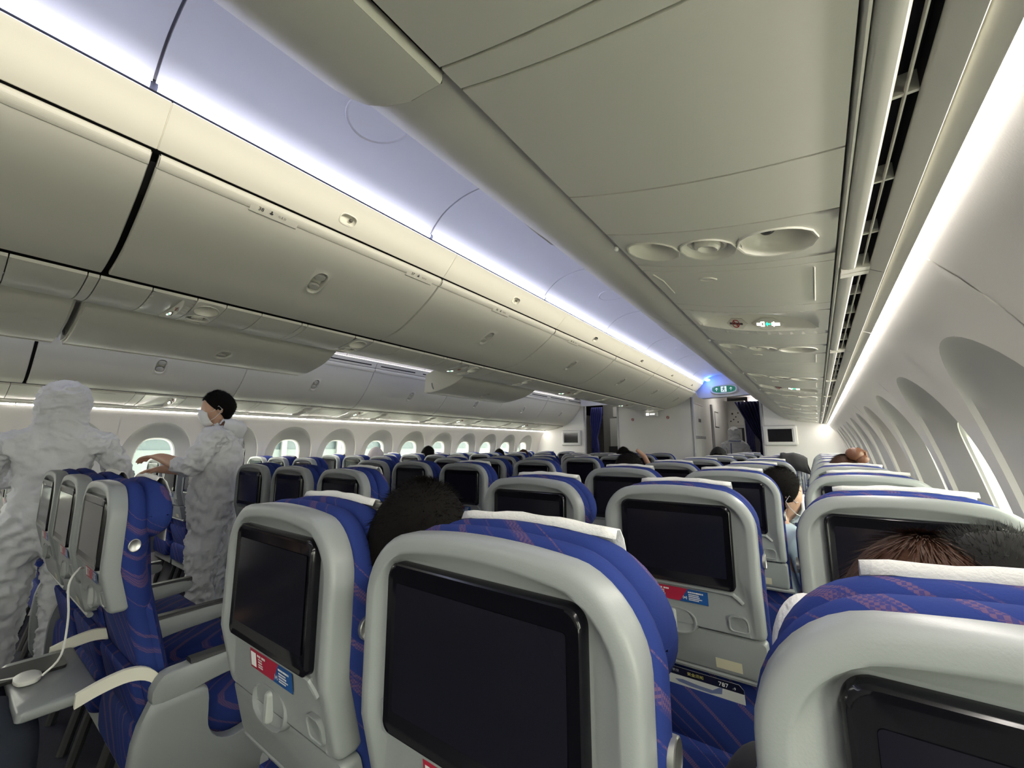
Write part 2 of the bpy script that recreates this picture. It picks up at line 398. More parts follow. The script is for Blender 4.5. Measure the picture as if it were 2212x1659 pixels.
def panel_with_hole(b, fn, u0, u1, v0, v1, hole, rings_d, nv=14, n=32, wu=None):
    """a curved panel fn(u,v,d) over [u0,u1]x[v0,v1] with a dished hole; hole=(uc,vc,ru,rv,e); rings_d=[(scale,depth),...]"""
    vs = lambda a, c, m: [a+(c-a)*i/m for i in range(m+1)]
    if hole is None:
        V = vs(v0, v1, nv); b.loft([[fn(u, v, 0) for v in V] for u in (u0, u1)], False); return
    uc, vc, ru, rv, e = hole
    ua, ub, va, vb = uc-ru*1.25, uc+ru*1.25, vc-rv*1.25, vc+rv*1.25
    V = vs(v0, va, 5)+vs(va, vb, 4)[1:]+vs(vb, v1, 5)[1:]
    for x0, x1 in ((u0, ua), (ub, u1)): b.loft([[fn(u, v, 0) for v in V] for u in (x0, x1)], False)
    b.loft([[fn(u, v, 0) for v in vs(v0, va, 5)] for u in (ua, ub)], False)
    b.loft([[fn(u, v, 0) for v in vs(vb, v1, 5)] for u in (ua, ub)], False)
    rect = rectring(ua, ub, va, vb, (uc, vc), n); el = sell(uc, vc, ru, rv, e, n)
    R = [[fn(u, v, 0) for u, v in rect], [fn(u, v, 0) for u, v in el]]
    for sc_, d in rings_d: R.append([fn(uc+(u-uc)*sc_, vc+(v-vc)*sc_, d) for u, v in el])
    b.loft(R, True, False, True)
def edge_return(b, fn, u0, u1, v0, v1, d=-0.014, nv=12):
    V = [v0+(v1-v0)*i/nv for i in range(nv+1)]
    for u, s in ((u0, 1), (u1, -1)): b.loft([[fn(u-s*0.0001, v, -0.0001) for v in V], [fn(u-s*0.003, v, -0.004) for v in V], [fn(u-s*0.003, v, d) for v in V]], False)
    for v, s in ((v0, 1), (v1, -1)): b.loft([[fn(u, v-s*0.0001, -0.0001) for u in (u0, u1)], [fn(u, v-s*0.003, -0.004) for u in (u0, u1)], [fn(u, v-s*0.003, d) for u in (u0, u1)]], False)
LATCH = mat('latch_plastic', (0.50, 0.49, 0.44), 0.4)
def bin_door(parent, fn, L, y0, y1, latch=True, rail=True, g=0.006, label=None, lab_y=None):
    wide = g > 0.003
    if wide and abs(y0-0.286) < 0.01: y0 += 0.006
    if wide and abs(y1-0.286) < 0.01: y1 -= 0.006
    b = MB(); yc = (y0+y1)/2+0.03; vr = L*0.93 if rail else L
    panel_with_hole(b, fn, y0+g, y1-g, 0.0, vr, (yc, L*0.55, 0.036, 0.070, 2.6) if latch else None, [(0.94, 0.003), (0.88, 0.001), (0.82, -0.012), (0.70, -0.022), (0.4, -0.024)])
    edge_return(b, fn, y0+g, y1-g, 0.0, vr)
    dr = b.obj('bin_door', PANEL, parent, smooth=55)
    if latch:
        p = MB()
        for dv, s in ((0.030, 1), (-0.030, -1)):
            R = []
            for k, (sc_, d) in enumerate(((1.0, -0.018), (0.98, -0.006), (0.8, -0.002))):
                R.append([fn(yc+(u)*sc_, L*0.55+dv+(v)*sc_, d) for u, v in sell(0, 0, 0.025, 0.019, 2.6, 16)])
            p.loft(R, True, False, True)
        p.box(0, 0, 0, 0, 0, 0) if False else None
        p.obj('door_latch', LATCH, dr)
    if rail:
        r = MB(); V = [vr+0.002+(L-vr-0.002)*i/8 for i in range(9)]; D = [0.003, 0.0048, 0.006, 0.0067, 0.007, 0.0068, 0.006, 0.004, 0.001]
        r.loft([[fn(u, v, d) for v, d in zip(V, D)] for u in (y0+g, y1-g)], False)
        edge_return(r, lambda u, v, d: fn(u, v, d+0.002), y0+g, y1-g, vr+0.002, L, nv=4)
        ro = r.obj('door_rail', CREAM, parent, smooth=False)
        if label:
            for txt, ly in zip(label, lab_y):
                vm = (vr+L)/2-0.004; P = Vector((*[0]*3,)); x, yv, z = fn(ly, vm, 0.0074); x2, _, z2 = fn(ly, vm+0.008, 0.0074)
                plate = MB(); V2 = [vr-0.010, vr-0.006, vr+0.004, vm+0.006]
                plate.loft([[fn(u, v, d) for v, d in zip(V2, (0.001, 0.0055, 0.0065, 0.0075))] for u in (ly-0.085, ly-0.075, ly+0.075, ly+0.085)], False)
                pl = plate.obj('row_marker', CREAM, ro)
                lettering(txt[0], 0.0195, INK, ro, fn(ly-0.05, vm-0.004, 0.0085), (0, 1, 0), (x2-x, 0, z2-z), 'row_number')
                lettering(txt[1], 0.0115, mat('pale_ink', (0.30, 0.29, 0.26), 0.6), ro, fn(ly+0.025, vm-0.004, 0.0085), (0, 1, 0), (x2-x, 0, z2-z), 'seat_letters')
                bm_ = MB(); 
                for hx, hz, w_, h_ in ((-0.012, 0.006, 0.003, 0.003), (-0.012, -0.001, 0.007, 0.004)):
                    R = [fn(ly-0.005+u, vm-0.004+v, 0.0088) for u, v in sell(hx+0.003, hz, w_, h_, 2, 10)]; bm_.add(R, [tuple(range(10))])
                bm_.obj('person_symbol', INK, ro, smooth=False)
    return dr
ONES = ['', 'first', 'second', 'third', 'fourth', 'fifth', 'sixth', 'seventh', 'eighth', 'ninth', 'tenth', 'eleventh', 'twelfth', 'thirteenth', 'fourteenth', 'fifteenth', 'sixteenth', 'seventeenth', 'eighteenth', 'nineteenth']
def ordw(n):
    if n < 20: return ONES[n]
    t, o = divmod(n, 10); T = {2: ('twentieth', 'twenty'), 3: ('thirtieth', 'thirty'), 4: ('fortieth', 'forty')}[t]
    return T[0] if o == 0 else T[1]+'-'+ONES[o]
ORD = ['nearest', 'second', 'third', 'fourth', 'fifth', 'sixth', 'seventh', 'eighth', 'ninth', 'tenth']
CP = Prof(CBIN, 1); OP = Prof(OBIN, -1); FP = Prof(FASC[:13], 1)
ROT = math.radians(-40)
for side, sname in ((1, 'right'), (-1, 'left')):
    for i, (y0, y1) in enumerate(zip(SEAMS[:-1], SEAMS[1:])):
        if i == 0: continue
        o_ = ORD[i-1]
        opened = side == -1 and i in (1, 2, 4)
        # centre bins
        lab = 'centre overhead bin facing the %s aisle, %s along, %s' % (sname, o_, 'hanging open' if opened else 'door closed')
        root = empty('overhead_bin', (0, y0, 0), label=lab, cat='overhead bin', group='centre overhead bins'); root.location = (0, 0, 0)
        b = MB(); b.loft([[(side*x, y, z) for x, z in ((0.18, 1.91), (0.36, 1.965), (0.56, 2.07), (0.69, 2.18), (0.69, 2.24), (0.20, 2.24))] for y in (y0, y1)], True, True, True)
        b.obj('bin_housing', DARK, root, smooth=False)
        fnf = lambda u, v, d: (lambda q: (side*q[0], u, q[1]))(FP.at(v, d))
        fb = MB(); yl = (y0+y1)/2
        hole = (yl+0.01, FP.L*0.40, 0.040, 0.026, 3.0) if side == 1 else None
        panel_with_hole(fb, fnf, y0+0.002, y1-0.002, 0.0, FP.L, hole, [(0.97, 0.002), (0.86, 0.002), (0.80, -0.010), (0.6, -0.020), (0.3, -0.022)], nv=16)
        edge_return(fb, fnf, y0+0.002, y1-0.002, 0.0, FP.L)
        fo = fb.obj('bin_fascia', CREAM, root, smooth=35)
        if hole:
            lens = MB(); lens.ellipsoid(fnf(yl+0.026, FP.L*0.40, -0.010), 0.008, 0.008, 0.008, 12, 8); lens.obj('fascia_lamp', mat('lamp_lens', (0.12, 0.11, 0.10), 0.15), fo)
        if not opened:
            fnc = lambda u, v, d: (lambda q: (side*q[0], u, q[1]))(CP.at(v, d))
            labs, laby = None, None
            if side == 1:
                rows = {1: (), 2: (('38', 'G E D', 0.645), ('37', 'G E D', 1.36)), 3: (('36', 'G E D', 2.05),), 4: (('35', 'G E D', 3.05),)}.get(i, ())
                if rows: labs = [r[:2] for r in rows]; laby = [r[2] for r in rows]
            bin_door(root, fnc, CP.L, y0, y1, label=labs, lab_y=laby)
        else:
            # pivoted down about the lower hinge line
            hx, hz = 0.230, 1.905; cs, sn = math.cos(ROT), math.sin(ROT)
            def rotp(x, z): return hx+(x-hx)*cs-(z-hz)*sn, hz+(x-hx)*sn+(z-hz)*cs
            fno = lambda u, v, d: (lambda q: (side*q[0], u, q[1]))(rotp(*CP.at(v, d)))
            dr = bin_door(root, fno, CP.L, y0+0.008, y1-0.008, rail=True)
            # the bucket's side walls and back
            sw = [rotp(*CP.at(CP.L*t, -0.01)) for t in (0.0, 0.2, 0.4, 0.6, 0.8, 1.0)]
            top = rotp(*CP.at(CP.L, -0.012)); wallp = sw+[(top[0]-0.015, top[1]+0.16), (0.33, 2.06)]
            for ye in (y0+0.016, y1-0.016):
                s_ = MB(); n_ = len(wallp)
                s_.loft([[(side*x, ye-0.006, z) for x, z in wallp], [(side*x, ye+0.006, z) for x, z in wallp]], True, True, True); s_.obj('bin_end_wall', PANEL, root, smooth=False)
            lt = MB(); q = wallp[-2]
            lt.tube([(side*(q[0]-0.09), y0+0.009, q[1]-0.09), (side*(q[0]-0.10), y0+0.003, q[1]-0.12), (side*(q[0]-0.115), y0+0.009, q[1]-0.15)], 0.006, 6)
            lt.obj('damper_bracket', SHELLD, root)
            il = MB(); il.loft([[(side*x, y, z) for x, z in [rotp(*CP.at(CP.L*t, -0.02)) for t in (0.05, 0.3, 0.6, 0.98)]] for y in (y0+0.02, y1-0.02)], False); il.obj('bin_liner', PANEL, root)
        # outboard bins
        ym1 = y1 if i < len(SEAMS)-2 else Y1-0.004
        lab = 'outboard overhead bin above the %s windows, %s along the row' % (sname, o_)
        root = empty('overhead_bin', label=lab, cat='overhead bin', group='outboard overhead bins')
        b = MB(); b.loft([[(side*x, y, z) for x, z in ((1.985, 1.69), (1.90, 1.715), (1.80, 1.79), (1.66, 1.94), (1.58, 2.10), (2.2, 2.10), (2.2, 1.69))] for y in (y0, ym1)], True, True, True)
        b.obj('bin_housing', DARK, root, smooth=False)
        ajar = 0.014 if side == 1 and i == 1 else 0.0
        fnd = lambda u, v, d: (lambda q: (side*(q[0]-0.4*ajar), u, q[1]-ajar))(OP.at(v, d))
        bin_door(root, fnd, OP.L, y0, ym1, g=0.005 if side == -1 else 0.0015, latch=(side == -1 or True))
        # upper trim with air slots
        tr = MB(); P = [(1.541, 2.092), (1.536, 2.102), (1.526, 2.122), (1.513, 2.147), (1.509, 2.152), (1.512, 2.1545), (1.516, 2.152), (1.522, 2.148), (1.555, 2.148), (1.56, 2.17), (1.58, 2.175)]
        tr.loft([[(side*x, y, z) for x, z in P] for y in (y0+0.002, ym1-0.002)], False)
        tro = tr.obj('upper_trim', CREAM, root)
        for q in range(2):
            ya_, yb_ = y0+(ym1-y0)*(0.5*q+0.05), y0+(ym1-y0)*(0.5*q+0.45)
            sl = MB(); sl.loft([[(side*x, y, z) for x, z in ((1.5300, 2.1105), (1.5245, 2.1215), (1.5275, 2.1225), (1.533, 2.1115))] for y in (ya_, yb_)], True, True, True); sl.obj('air_slot', DARK, tro, smooth=False)

# ---------------------------------------------------------------- service panels under the bins
SIGNW = mat('sign_lit_white', (0.8, 0.8, 0.8), 0.5, emit=(1, 0.97, 0.92), estr=2.5)
SIGNG = mat('sign_lit_green', (0.0, 0.3, 0.15), 0.5, emit=(0.02, 0.8, 0.35), estr=1.5)
REDP = mat('red_print', (0.35, 0.03, 0.03), 0.5)
CUPM = mat('reading_light_cup', (0.70, 0.685, 0.595), 0.3, spec=0.5)
LENS = mat('reading_lens', (0.05, 0.05, 0.05), 0.08)
CHROME = mat('chrome_ring', (0.7, 0.7, 0.68), 0.15, metal=1.0)
def service_panel(fn, y0, y1, kind, label, group):
    """fn(u=s across 0..1, v=y, d down) -> point"""
    g = 0.0018
    root = None
    b = MB(); S = [i/12 for i in range(13)]
    def ret(b):
        for y, s in ((y0+g, 1), (y1-g, -1)): b.loft([[fn(u, y, 0) for u in S], [fn(u, y-s*0.001, -0.010) for u in S]], False)
        for u in (0, 1): b.loft([[fn(u, y, 0) for y in (y0+g, y1-g)], [fn(u, y, -0.012) for y in (y0+g, y1-g)]], False)
    if kind == 'trio':
        root = empty('reading_light_panel', label=label, cat='service panel', group=group)
        us = [0.0, 0.325, 0.62, 1.0]; yc = (y0+y1)/2
        cups = [(0.175, 0.048), (0.46, 0.048), (0.765, 0.056)]
        wid = math.dist(fn(0, yc, 0), fn(1, yc, 0))
        for (u0, u1), (uc, r) in zip(zip(us[:-1], us[1:]), cups):
            n = 32; c = (uc, yc)
            ru, rv = min(r/wid*1.08, (u1-u0)*0.47), min(r, (y1-y0)*0.42)
            rect = rectring(u0, u1, y0+g, y1-g, c, n); el = sell(uc, yc, ru, rv, 2.1, n)
            mid = r == 0.048 and uc > 0.3
            sc = [(1.0, 0.0), (0.985, 0.003), (0.93, 0.002), (0.90, -0.004)]+([(0.72, -0.010), (0.60, -0.007), (0.52, -0.014)] if mid else [(0.82, -0.018), (0.62, -0.030), (0.40, -0.037), (0.15, -0.040)])
            b.loft([[fn(u, v, 0) for u, v in lerp2(rect, el, t_)] for t_ in (0, 0.3, 0.6, 0.85)]+[[fn(uc+(u-uc)*q, yc+(v-yc)*q, d) for u, v in el] for q, d in sc], True, False, True)
        ret(b); po = b.obj('panel_face', CUPM, root, smooth=40)
        k = MB(); uc, r = cups[1]; R = []
        for q, d in ((0.5, -0.014), (0.47, -0.004), (0.36, 0.001), (0.30, -0.001), (0.24, -0.008)): R.append([fn(uc+u*q, yc+v*q, d) for u, v in sell(0, 0, r/wid, r, 2, 24)])
        k.loft(R, True, False, True); k.obj('air_nozzle', CHROME if False else CUPM, root)
        for uc, r, dv in ((cups[0][0], 0.011, 0.012), (cups[2][0]-0.03, 0.012, 0.012)):
            l = MB(); c = fn(uc, yc+dv, -0.030); l.ellipsoid(c, r, r, r*0.7, 14, 8); l.obj('reading_lamp', LENS, root)
        return root
    root = empty({'sign': 'sign_panel', 'access': 'access_panel', 'strip': 'joint_strip', 'blank': 'service_panel'}[kind], label=label, cat='service panel', group=group)
    if kind == 'sign':
        # shallow crescent pocket with an illuminated seat-belt sign
        yr = y0+0.012; yf = y0+(y1-y0)*0.72; DM = min(0.26*(yf-yr), 0.30*(y1-y0))
        def dwid(u): q = 1-((u-0.49)/0.43)**2; return DM*math.sqrt(q) if q > 0 else 0.0
        def dep(u, y):
            D = dwid(u)
            if D <= 0 or y <= yr: return 0.0
            if y <= yf: return -D*(y-yr)/(yf-yr)
            return -D*(1-(y-yf)/(0.6*D)) if y < yf+0.6*D else 0.0
        S2 = [i/48 for i in range(49)]; V = [y0+g]+[yr+(yf-yr)*i/6 for i in range(7)]+[yf+(0.6*DM)*i/14 for i in range(1, 15)]+[y1-g]
        b.loft([[fn(u, y, dep(u, y)) for u in S2] for y in V], False); ret(b)
        po = b.obj('panel_face', CUPM, root, smooth=25)
        yc = yf+0.30*DM; hv = 0.6*DM*0.34
        ps = lambda u, v, d: fn(u, yc+v-0.8*d, -DM*((0.95 if u > 0.45 else 0.90)-(0.30*DM+v)/(0.6*DM))+0.6*d)
        pl = MB()
        pl.loft([[ps(0.585+u*q, v*q, d) for u, v in sell(0, 0, 0.125, hv, 4, 28)] for q, d in ((1, -0.004), (1, 0.0035), (0.95, 0.0045))], True, False, True)
        pp = pl.obj('belt_sign', mat('sign_plate', (0.62, 0.60, 0.52), 0.4), root)
        k_ = hv/0.020
        def quad(mb, u0, u1, v0, v1, d=0.0050): mb.add([ps(u0, v0*k_, d), ps(u1, v0*k_, d), ps(u1, v1*k_, d), ps(u0, v1*k_, d)], [(0, 1, 2, 3)])
        sm_ = MB()
        for a_ in ((0.50, 0.53, -0.004, 0.005), (0.53, 0.536, -0.008, 0.008), (0.536, 0.552, -0.008, -0.005), (0.536, 0.552, 0.005, 0.008), (0.552, 0.558, -0.008, 0.008), (0.612, 0.622, -0.005, 0.005), (0.624, 0.632, -0.008, 0.008), (0.632, 0.672, -0.004, 0.005)): quad(sm_, *a_)
        sm_.obj('belt_symbol', SIGNW, pp, smooth=False)
        sm_ = MB(); quad(sm_, 0.578, 0.604, -0.002, 0.002); sm_.add([ps(0.566, 0, 0.005), ps(0.581, 0.008*k_, 0.005), ps(0.581, -0.008*k_, 0.005)], [(0, 1, 2)]); sm_.obj('arrow_symbol', SIGNG, pp, smooth=False)
        pl = MB(); pl.loft([[ps(0.345+u*q, v*q, d) for u, v in sell(0, 0, 0.085, hv*0.95, 6, 28)] for q, d in ((1, -0.004), (1, 0.001), (0.97, 0.002))], True, False, True)
        p2 = pl.obj('no_smoking_sign', mat('sign_plate', (0.62, 0.60, 0.52), 0.4), root)
        sm_ = MB(); quad(sm_, 0.285, 0.39, -0.0035, 0.0035, 0.0026); sm_.obj('cigarette_symbol', INK, p2, smooth=False)
        sm_ = MB(); R = [[ps(0.335+u*q, v*q, 0.0032) for u, v in sell(0, 0, 0.034, hv*0.72, 2, 24)] for q in (1.0, 0.78)]; sm_.loft(R)
        sm_.add([ps(0.313, -0.008*k_, 0.0032), ps(0.320, -0.011*k_, 0.0032), ps(0.357, 0.008*k_, 0.0032), ps(0.350, 0.011*k_, 0.0032)], [(0, 1, 2, 3)]); sm_.obj('prohibition_ring', REDP, p2, smooth=False)
        return root
    V = [y0+g, y1-g]
    b.loft([[fn(u, y, 0) for u in S] for y in V], False); ret(b)
    b.obj('panel_face', PANEL, root, smooth=35)
    if kind == 'access':
        e = MB(); t = 0.0025; ua, ub, ya, yb = 0.05, 0.915, y0+0.02, y1-0.03
        def bar(u0, v0, u1, v1, w=0.0016):
            p, q = Vector(fn(u0, v0, 0.0008)), Vector(fn(u1, v1, 0.0008)); e.tube([p, q], w, 5)
        bar(ub, ya, ub, yb); bar(ua, ya+0.0, ua+0.03, ya+0.16*(y1-y0)); bar(ua+0.03, ya+0.16*(y1-y0), ua+0.03, yb-0.08)
        e.obj('door_edge', CREAM, root)
        f = MB(); f.loft([[fn(0.37+u*q, y0+0.045+v*q, d) for u, v in sell(0, 0, 0.055, 0.011, 2.4, 20)] for q, d in ((1.0, -0.002), (0.97, 0.003), (0.85, 0.003), (0.8, 0.001))], True, False, True); f.obj('release_button', CUPM, root)
    return root
def fn_right(u, y, d): x, z = psu(u); return (x, y, z-d)
def fn_left(u, y, d): x, z = psu(u); return (-x, y, z-d)
def fn_ctr(u, y, d):
    x = 0.196*(1-2*u); z = 1.832+0.034*(x/0.2)**2
    return (x, y, z-d)
LAY = [(0.303, 0.56, 'blank'), (0.56, 0.71, 'blank'), (0.71, 0.88, 'trio'), (0.88, 0.915, 'strip'), (0.915, 1.19, 'access'), (1.19, 1.25, 'blank'), (1.25, 1.52, 'sign'), (1.52, 1.69, 'blank'), (1.69, 1.86, 'trio'), (1.86, 2.07, 'access'), (2.07, 2.103, 'strip')]
CLAY = [(0.06, 0.245, 'blank'), (0.245, 0.277, 'strip'), (0.277, 0.43, 'blank'), (0.43, 0.58, 'sign'), (0.58, 0.69, 'trio'), (0.69, 0.837, 'blank'), (0.837, 1.03, 'blank'), (1.03, 1.06, 'strip'), (1.06, 1.34, 'blank'), (1.34, 1.46, 'trio'), (1.46, 1.66, 'blank'), (1.66, 1.86, 'blank')]
KN = {'blank': 'plain service panel', 'trio': 'reading light and air nozzle panel', 'strip': 'narrow joint strip', 'access': 'hinged access panel', 'sign': 'panel with lit seat belt sign'}
for fn, lay, sname, off, yend in ((fn_right, LAY, 'right windows', 0.0, Y1), (fn_left, LAY, 'left windows', -0.33, Y1), (fn_ctr, CLAY, 'centre seats', 0.0, 7.36)):
    cnt = {}
    for per in range(-2, 5):
        for a, c, kd in lay:
            ya, yb = a+1.8*per+off, c+1.8*per+off
            if yb < (-1.0 if fn is fn_right else -0.35) or ya > yend-0.03: continue
            yb = min(yb, yend-0.002)
            if yb-ya < 0.1 and kd == 'trio': kd = 'blank'
            cnt[kd] = cnt.get(kd, 0)+1
            service_panel(fn, ya, yb, kd, '%s %s above the %s, counted from the near end' % (ordw(cnt[kd]), KN[kd], sname), 'service panels above the '+sname)
# backing behind the service panels
b = MB()
b.box(2.0, 2.37, Y0, Y1, 1.705, 1.72); tag(b.obj('trim_1', DARK), kind='structure', label='dark backing above the right service panels')
b = MB(); b.box(-2.37, -2.0, Y0, Y1, 1.705, 1.72); tag(b.obj('trim_2', DARK), kind='structure', label='dark backing above the left service panels')
b = MB(); b.box(-0.2, 0.2, Y0, 7.36, 1.925, 1.94); tag(b.obj('trim_3', DARK), kind='structure', label='dark backing above the centre service panels')
# small round stops along the inner edge of the right bins
for k, y in enumerate((0.776, 1.70, 2.60, 3.45, 4.3)):
    kb = MB(); kb.ellipsoid((1.990, y, 1.652), 0.0055, 0.0055, 0.0055, 12, 8); tag(kb.obj('stop_knob', WHITEP), label='tiny white stop knob on the right bin edge, %s one' % ORD[k], cat='knob', group='stop knobs on the right bin edge')

# air return grille between service panels and light strip, both sides
for side, sname in ((1, 'right'), (-1, 'left')):
    gr = empty('air_grille', label='long slotted air return grille along the %s side above the windows' % sname, cat='air grille')
    def strip(name, pts, m, y0=Y0, y1=Y1): bb = MB(); bb.loft([[(side*x, y, z) for x, z in pts] for y in (y0, y1)], False); return bb.obj(name, m, gr, smooth=50)
    strip('inner_rail', [(2.3475, 1.600), (2.3485, 1.581), (2.3505, 1.579), (2.3530, 1.580), (2.3535, 1.590)], PANEL)
    segs = [Y0, -0.62, 0.98, 1.80, 2.62, 3.44, 4.26, 5.08, 5.90, 6.72, Y1]
    for s0, s1 in zip(segs[:-1], segs[1:]):
        strip('grille_lip', [(2.3545, 1.60), (2.355, 1.580), (2.359, 1.5765), (2.366, 1.574), (2.3735, 1.5735), (2.3765, 1.577), (2.3768, 1.580)], PANEL, s0+0.003, s1-0.003)
        strip('grille_bar', [(2.3855, 1.583), (2.3858, 1.5770), (2.3872, 1.5770), (2.3875, 1.583)], PANEL, s0+0.02, s1-0.02)
        n = max(2, round((s1-s0)/0.16))
        for k in range(1, n):
            y = s0+(s1-s0)*k/n; bb = MB(); bb.box(side*2.3765, side*2.3965, y-0.002, y+0.002, 1.5795, 1.60); bb.obj('cross_rib', PANEL, gr, smooth=False)
        for ye in (s0+0.012, s1-0.012):
            bb = MB(); bb.box(side*2.355, side*2.397, ye-0.009, ye+0.009, 1.5735, 1.60); bb.obj('end_rib', PANEL, gr, smooth=False)
        strip('outer_rail', [(2.3966, 1.580), (2.3968, 1.5765), (2.399, 1.5735), (2.412, 1.5660), (2.4175, 1.5640), (2.4188, 1.5655), (2.419, 1.58)], PANEL, s0+0.001, s1-0.001)
    strip('grille_duct', [(2.3772, 1.580), (2.3772, 1.6005), (2.3963, 1.6005), (2.3963, 1.580)], DARK)

# unseen outer shell added above the bins to keep daylight out
crown = smoothpath([(2.80, 1.50), (2.76, 1.75), (2.55, 2.15), (2.1, 2.45), (1.3, 2.62), (0, 2.68)], 5)
b = MB(); pth = crown+[(-x, z) for x, z in reversed(crown[:-1])]
b.loft([[(x, y, z) for x, z in pth] for y in (Y0-0.1, 11.1)], False); tag(b.obj('trim_4', DARK), kind='structure', label='fuselage lining behind the ceiling')
for side in (1, -1):
    b = MB(); b.loft([[(side*x, y, z) for x, z in ((2.458, 1.556), (2.62, 1.56), (2.80, 1.50))] for y in (Y0-0.1, Y1)], False); tag(b.obj('trim_%d' % (6+side), DARK), kind='structure', label='ledge behind the %s sidewall top' % ('right' if side > 0 else 'left'))

# ---------------------------------------------------------------- seats
PITCH_S, SPC = 0.82, 0.471
def lean(y, z): return y+0.26*max(0, 0.90-z)
TXT = mat('placard_print', (0.75, 0.75, 0.75), 0.6)
PRED = mat('placard_red', (0.36, 0.018, 0.045), 0.4); PBLUE = mat('placard_blue', (0.012, 0.075, 0.26), 0.4)
def make_seat(tray_down=False, left_end=False, right_end=False, simple=False):
    r = empty('passenger_seat')
    Ls = lambda R, y: [(x, lean(y, z), z) for x, z in R]
    # shell with a raised rim round a shallow recess
    O = lambda i: rr(-0.195+i, 0.195-i, 0.785+min(i, 0.004), 1.121-i, 0.078-i*0.8, 0.012, 0.022)
    MR = lambda e: rr(-0.1415-e, 0.1415+e, 0.896-e, 1.099+e, 0.020+e, 0.014+e)
    mid = lambda t: lerp2(O(0.022), MR(0.0025), t)
    b = MB(); b.loft([Ls(O(0.003), 0.040), Ls(O(0.0), 0.030), Ls(O(0.0), 0.008), Ls(O(0.0015), 0.0035), Ls(O(0.005), 0.0005), Ls(O(0.010), -0.0006), Ls(O(0.019), -0.0012), Ls(O(0.022), -0.0005), Ls(mid(0.12), 0.0016), Ls(mid(0.5), 0.0065), Ls(mid(0.9), 0.0105), Ls(mid(1.0), 0.0115)], True, False, True)
    sh = b.obj('back_shell', SHELL, r, smooth=60)
    # moulded lip under the monitor
    t = MB(); t.tube([(x, lean(0.0085, z), z) for x, z in smoothpath([(-0.150, 0.925), (-0.147, 0.897), (-0.125, 0.889), (0.105, 0.889), (0.135, 0.884), (0.152, 0.868)], 4)], 0.0055, 8); t.obj('shell_lip', SHELL, r)
    # monitor
    m = MB(); B = lambda i, y: [(x, y, z) for x, z in rr(-0.1415+i, 0.1415-i, 0.896+i, 1.099-i, 0.020-i*0.5, 0.014-i*0.5)]
    m.loft([B(0, 0.012), B(0, -0.001), B(0.003, -0.004), B(0.006, -0.0035), B(0.009, -0.002)], True, False, True); mo = m.obj('monitor', SCREEN, r, smooth=50)
    d = MB(); d.add([(x, -0.0026, z) for x, z in rr(-0.124, 0.124, 0.924, 1.074, 0.004)], [tuple(range(76))]); d.obj('display', DISPLAY, mo, smooth=False)
    # red and blue notice
    if not simple:
        p = MB(); yy = 0.0; z0, z1 = 0.846, 0.880; PY = lambda z: lean(-0.0030+0.0125*(z-0.789)/0.107, z); zz = lambda x, z: (x, PY(z), z)
        p.add([zz(-0.082, z0), zz(0.004, z0), zz(0.026, z1), zz(-0.082, z1)], [(0, 1, 2, 3)], 0)
        p.add([zz(0.004, z0), zz(0.074, z0), zz(0.074, z1), zz(0.026, z1)], [(0, 1, 2, 3)], 1)
        def q(x0, x1, a, c, mi): p.add([(x, PY(z)-0.0006, z) for x, z in ((x0, a), (x1, a), (x1, c), (x0, c))], [(0, 1, 2, 3)], mi)
        q(-0.078, -0.058, 0.850, 0.875, 2)
        rnd = random.Random(3)
        for x0, n_, za, h in ((-0.053, 3, 0.8705, 0.0040), (-0.036, 3, 0.8705, 0.0040), (-0.050, 5, 0.8655, 0.0026), (-0.050, 5, 0.861, 0.0026), (-0.050, 6, 0.8565, 0.0024), (-0.050, 6, 0.8525, 0.0024), (0.026, 7, 0.8705, 0.0034), (0.047, 4, 0.8705, 0.0034), (0.027, 8, 0.865, 0.0026), (0.027, 8, 0.8605, 0.0026), (0.027, 11, 0.856, 0.0024), (0.027, 9, 0.852, 0.0022)):
            x = x0
            for _ in range(n_): w = h*(0.8+0.3*rnd.random()); q(x, x+w, za, za+h, 2); x += w+h*0.28
        for rad in (0.003, 0.0052):
            for s in (-1, 1):
                arc = [(0.0175+s*(rad)*math.cos(a), 0.857+rad*1.25*math.sin(a)) for a in (-0.8, -0.4, 0, 0.4, 0.8)]
                arc2 = [(0.0175+s*(rad-0.0009)*math.cos(a), 0.857+(rad-0.0009)*1.25*math.sin(a)) for a in (-0.8, -0.4, 0, 0.4, 0.8)]
                for i in range(4): p.add([(x, PY(z)-0.0006, z) for x, z in (arc[i], arc[i+1], arc2[i+1], arc2[i])], [(0, 1, 2, 3)], 2)
        q(0.0170, 0.0180, 0.8548, 0.8592, 2); q(0.0158, 0.0192, 0.8563, 0.8573, 2)
        p.obj('notice_placard', [PRED, PBLUE, TXT], r, smooth=False, fix=False)
        # coat hook cover
        c = MB(); c.loft([[(x, lean(y, z), z) for x, z in rr(0.117+i, 0.162-i, 0.796+i, 0.838-i, 0.015-i*0.5, 0.010-i*0.5)] for i, y in ((0, 0.008), (0.0, -0.0025), (0.0025, -0.003), (0.004, -0.001))], True, False, True); c.obj('coat_hook_cover', SHELL, r, smooth=50)
    # tray latch in its dished recess
    c = MB(); c.loft([[(x*q_-0.02, lean(y, 0.80), 0.797+z*q_) for x, z in sell(0, 0, 0.060, 0.030, 2.6, 32, 0.034)] for q_, y in ((1.06, 0.010), (1.0, -0.0035), (0.94, -0.0035), (0.88, 0.002), (0.5, 0.003))], True, False, True); c.obj('latch_recess', SHELL, r, smooth=60)
    l = MB(); l.loft([[(x-0.018, lean(y, 0.79), 0.795+z) for x, z in rr(-0.008+i, 0.008-i, -0.026+i, 0.026-i, 0.0065-i*0.6)] for i, y in ((0, 0.008), (0, -0.007), (0.003, -0.011))], True, False, True); l.obj('tray_latch', SHELLD, r, smooth=50)
